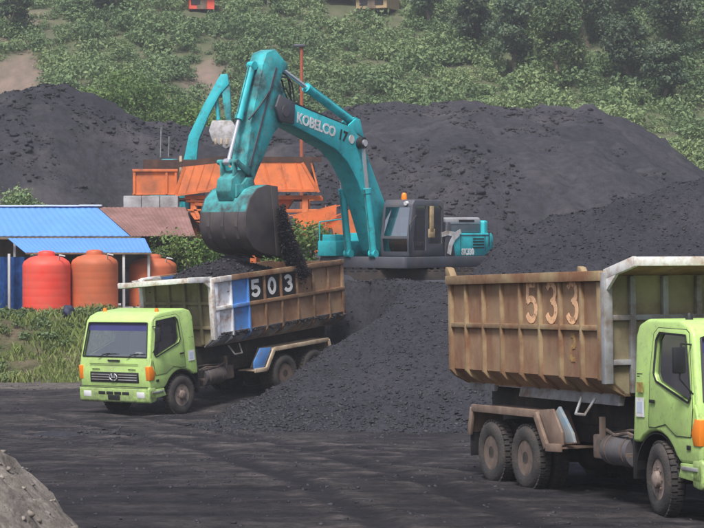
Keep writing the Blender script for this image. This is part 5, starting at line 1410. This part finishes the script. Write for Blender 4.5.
def mass(name, tpls, P, scale, mats, zs=None):
    Vs, Fs, As = [], [], []; off = 0; kk = rng.integers(0, len(tpls), len(P))
    for t_ in range(len(tpls)):
        idx = np.where(kk == t_)[0]; V, F, A = tpls[t_]; n = len(idx)
        if not n: continue
        a = rng.random(n) * 2 * PI; ca, sa = np.cos(a), np.sin(a)
        X = (V[None, :, 0] * ca[:, None] - V[None, :, 1] * sa[:, None]) * scale[idx][:, None] + P[idx, 0][:, None]
        Y = (V[None, :, 0] * sa[:, None] + V[None, :, 1] * ca[:, None]) * scale[idx][:, None] + P[idx, 1][:, None]
        Z = V[None, :, 2] * (scale[idx] * (zs[idx] if zs is not None else 1))[:, None] + P[idx, 2][:, None]
        Vs.append(np.stack([X, Y, Z], -1).reshape(-1, 3)); Fs.append((F[None] + (np.arange(n) * len(V))[:, None, None] + off).reshape(-1, 4)); off += n * len(V)
        AA = np.repeat(A[None], n, 0).copy(); AA[:, :, 0] = np.clip(AA[:, :, 0] * .6 + (rng.random(n) * .25 + .12 + .42 * fbm(P[idx, 0], P[idx, 1], 9, 4, 130))[:, None], 0, 1); As.append(AA.reshape(-1, 3))
    return np_mesh(name, np.concatenate(Vs), np.concatenate(Fs), mats, attr=np.concatenate(As))
tp = [bush_tpl(250, .092) for _ in range(8)]
n = 8200
x = rng.uniform(-36, 38, n); y = 110 + 66 * rng.random(n); z = hill(x, y)
bare = hzones(x, y)[:, 1]
keep = (rng.random(n) > bare * 1.25) & ((fbm(x, y, 4, 3, 101) > -.75) | (x > 4))
keep &= ~((np.abs(x + 11.7) < 1.1) & (y > 153) & (y < 156.5)) & ~((x > -2.2) & (x < 3.6) & (y > 154) & (y < 159))
x, y, z = x[keep], y[keep], z[keep]
sc = .45 + 1.25 * rng.random(len(x)) ** 2.2
o = mass('hillside_shrubs', tp, np.stack([x, y, z - .15], 1), sc, M['leaf_hill'], zs=.55 + .75 * rng.random(len(x)))
tag(o, 'dense green shrubs and creepers covering the hillside', 'shrubs', kind='stuff')
n = 1100
x = rng.uniform(-200, 200, n); y = rng.uniform(112, 330, n); k = (np.abs(x) > 37) | (y > 176); x, y = x[k], y[k]; z = hill(x, y)
o = mass('distant_shrubs', tp[:3], np.stack([x, y, z - .3], 1), 2.2 + 2.4 * rng.random(len(x)), M['leaf_hill']); tag(o, 'green scrub on the outer hillside', 'shrubs', kind='stuff')

def tree(name, label, cat, x_, y_, z_, h, w_, nleaf, leafsz, m, nl=12, trunk=.35, group=None, base=.3, flat=.8):
    t = thing(name, label, cat, (x_, y_, z_), (0, 0, rng.random() * 6), group)
    bm = nb(); pts = [Vector((0, 0, -.3))]; r0 = .028 * h + .03
    tops = []
    p = Vector((0, 0, 0)); n_ = 5
    for i in range(n_):
        q = p + Vector((random.uniform(-.04, .04) * h, random.uniform(-.04, .04) * h, h * .72 / n_)); cyl(bm, p - Vector((0, 0, .06 if i else .4)), q, r0 * (1 - i / 7), r0 * (1 - (i + 1) / 7), 8); p = q
        if i >= 1:
            for b_ in range(3):
                a = rng.random() * 2 * PI; e = q + Vector((math.cos(a) * w_ * .34, math.sin(a) * w_ * .34, h * (.10 + .1 * rng.random()))); cyl(bm, q - Vector((0, 0, .1)), e, r0 * .38 * (1 - i / 8), r0 * .12, 6); tops.append(e)
    tops.append(p + Vector((0, 0, h * .12)))
    obj('trunk', bm, M['bark'], t)
    c = [tuple(q) for q in tops]; r = [w_ * (.14 + .13 * rng.random()) for _ in tops]
    for k in range(nl):
        a = rng.random() * 2 * PI; hh = base + (1 - base) * rng.random(); rr = w_ * .40 * math.sin(PI * min(.95, max(.12, (hh - base) / (1 - base) * .8 + .15))) * rng.random() ** .5
        c.append((rr * math.cos(a), rr * math.sin(a), hh * h * .93)); r.append(w_ * (.10 + .12 * rng.random()))
    V, F, A = leaves(c, r, nleaf, leafsz, flat)
    np_mesh('crown', V, F, m, t, attr=A)
    return t
# trees one can tell apart at the right of the hillside
tl = [(11.5, 141, 5.5, 'rounded tree at the left end of the dark wood on the hill'), (14.2, 137, 6.2, 'broad tree with a pale crown low in the dark wood'),
      (16.8, 143, 7.5, 'tall dark tree in the middle of the wood at the top edge'), (18.6, 135, 5.2, 'leaning tree at the lower edge of the dark wood'),
      (20.3, 131, 4.6, 'low bushy tree below the dark wood, nearest the big coal stockpile'), (21.8, 139, 7.8, 'tallest dark tree of the wood, near its right part'),
      (24.2, 133, 6.4, 'narrow upright tree at the far right of the hillside'), (25.6, 140, 8.2, 'tall tree behind the narrow upright one at the right edge'),
      (13.0, 149, 7.0, 'tree at the top edge left of the dark wood'), (19.2, 148, 8.0, 'tree at the very top edge above the dark wood'),
      (8.6, 146, 5.0, 'lone tree standing out left of the dark wood'), (23.0, 148, 8.5, 'tree reaching out of the top right of the picture'),
      (27.8, 134, 5.5, 'spreading tree cut by the right edge of the picture'), (5.6, 152, 5.0, 'round tree right of the ochre house'),
      (-6.5, 157, 4.2, 'small tree between the red hut and the grey roofed house'), (-19, 155, 4.4, 'dark tree on the hill crest at the upper left'), (-25, 150, 4.5, 'dark tree at the upper left corner of the hillside'),
      (-15.5, 160, 4.5, 'dark tree left of the red hut')]
for i, (x_, y_, h, lb) in enumerate(tl):
    tree('tree', lb, 'tree', x_, y_, float(hill(x_, y_)) - .1, h, h * (.62 if 'narrow' not in lb else .32), 5200, .13, M['leaf_tree'] if i != 1 else M['leaf_hill'], 16, group='trees on the hillside')
# bright bushes behind the left stockpile
for (x_, y_, h, w_, lb) in ((-12.2, 122, 6.9, 5.6, 'largest bright green bush behind the left coal stockpile'), (-9.9, 122.5, 6.0, 3.6, 'bright green bush right of the largest one behind the left stockpile'),
                            (-15.0, 122, 5.6, 3.4, 'low bright green bush left of the largest one behind the left stockpile')):
    tree('bush', lb, 'bush', x_, y_, float(hill(x_, y_)) - .1, h, w_, 8000, .11, M['leaf_bright'], 14, group='bright bushes behind the stockpile', base=.1)
# bushes in front
def gz(x_, y_): return float(ground(x_, y_)) - .05
for (x_, y_, z_, h, w_, lb, m) in ((-14.1, 84, None, 4.9, 2.6, 'grey-green bush rising behind the blue roof at the left edge', M['leaf_hill']),
                                   (-12.4, 83.5, None, 4.2, 1.2, 'small weed tuft just above the blue roof ridge', M['leaf_bright']),
                                   (-5.75, 74.0, None, 2.75, 2.6, 'leafy bush below the hopper, left of the bucket', M['leaf_bright']),
                                   (-1.95, 73.5, None, 3.3, 2.6, 'bright leafy bush in front of the orange chute, right of the bucket', M['leaf_bright']),
                                   (-6.9, 73.4, None, 2.3, 1.0, 'thin shrub in front of the right end of the shed', M['leaf_hill'])):
    zb_ = gz(x_, y_) if y_ < 80 else 1.0
    tree('bush', lb, 'bush', x_, y_, zb_, h, w_, 3600, .075, m, 12, base=.15)

# grass bank: blades and weeds
n = 42000
x = rng.uniform(-17, -3, n); y = rng.uniform(62.6, 71, n); z = ground(x, y)
d = (fbm(x, y, 1.2, 3, 110) + .15 * ss(66, 70, y)) > .0 - .35 * rng.random(n)
inside = (x > -11.7) & (y > 70) & (x < -6.3)
edge = y > 62.9 + .6 * fbm(x, y, .8, 2, 111)
k = d & edge & ~inside; x, y, z = x[k], y[k], z[k]; n = len(x)
h = (.07 + .24 * rng.random(n) ** 2) * (.7 + .6 * (fbm(x, y, .9, 2, 112) + .5)); a = rng.random(n) * 2 * PI; w_ = .012 + .018 * rng.random(n); ln = h * (.2 + .6 * rng.random(n)); b = rng.random(n) * 2 * PI
V = np.stack([np.stack([x - np.cos(a) * w_, y - np.sin(a) * w_, z - .03], 1), np.stack([x + np.cos(a) * w_, y + np.sin(a) * w_, z - .03], 1),
              np.stack([x + np.cos(b) * ln * .4 + np.cos(a) * w_ * .6, y + np.sin(b) * ln * .4 + np.sin(a) * w_ * .6, z + h * .65], 1), np.stack([x + np.cos(b) * ln, y + np.sin(b) * ln, z + h], 1)], 1)
tn = np.clip(.45 + .5 * fbm(x, y, 1.1, 3, 113) + .3 * (rng.random(n) - .5), 0, 1); A = np.repeat(np.stack([tn, tn, tn], 1), 4, 0)
o = np_mesh('bank_grass', V.reshape(-1, 3), np.arange(4 * n).reshape(n, 4), M['grass'], attr=A); tag(o, 'rough grass on the bank below the tanks', 'grass', kind='stuff')
tw = [bush_tpl(70, .16, 5) for _ in range(4)]
n = 520; x = rng.uniform(-17, -3, n); y = rng.uniform(63.2, 70, n); k = fbm(x, y, 1.3, 2, 115) > -.05; x, y = x[k], y[k]
o = mass('bank_weeds', tw, np.stack([x, y, ground(x, y) - .05], 1), .16 + .25 * rng.random(len(x)), M['leaf_hill']); tag(o, 'broad-leaved weeds on the bank below the tanks', 'weeds', kind='stuff')

# ------------------------------------------------------------------ haze
HAZE = .0010
def haze():
    bm = nb(); box(bm, (0, 60, 60), (1300, 1500, 160)); bmesh.ops.translate(bm, verts=bm.verts, vec=(0, 0, 0))
    m = bpy.data.materials.new('haze'); m.use_nodes = True; n = m.node_tree.nodes; l = m.node_tree.links; n.clear()
    o = n.new('ShaderNodeOutputMaterial'); p = n.new('ShaderNodeVolumePrincipled'); p.inputs['Color'].default_value = (.90, .93, 1, 1); p.inputs['Density'].default_value = HAZE; p.inputs['Anisotropy'].default_value = .2
    l.new(p.outputs[0], o.inputs[1])
    h = obj('haze', bm, m, ang=0); tag(h, kind='stuff')
if HAZE: haze()
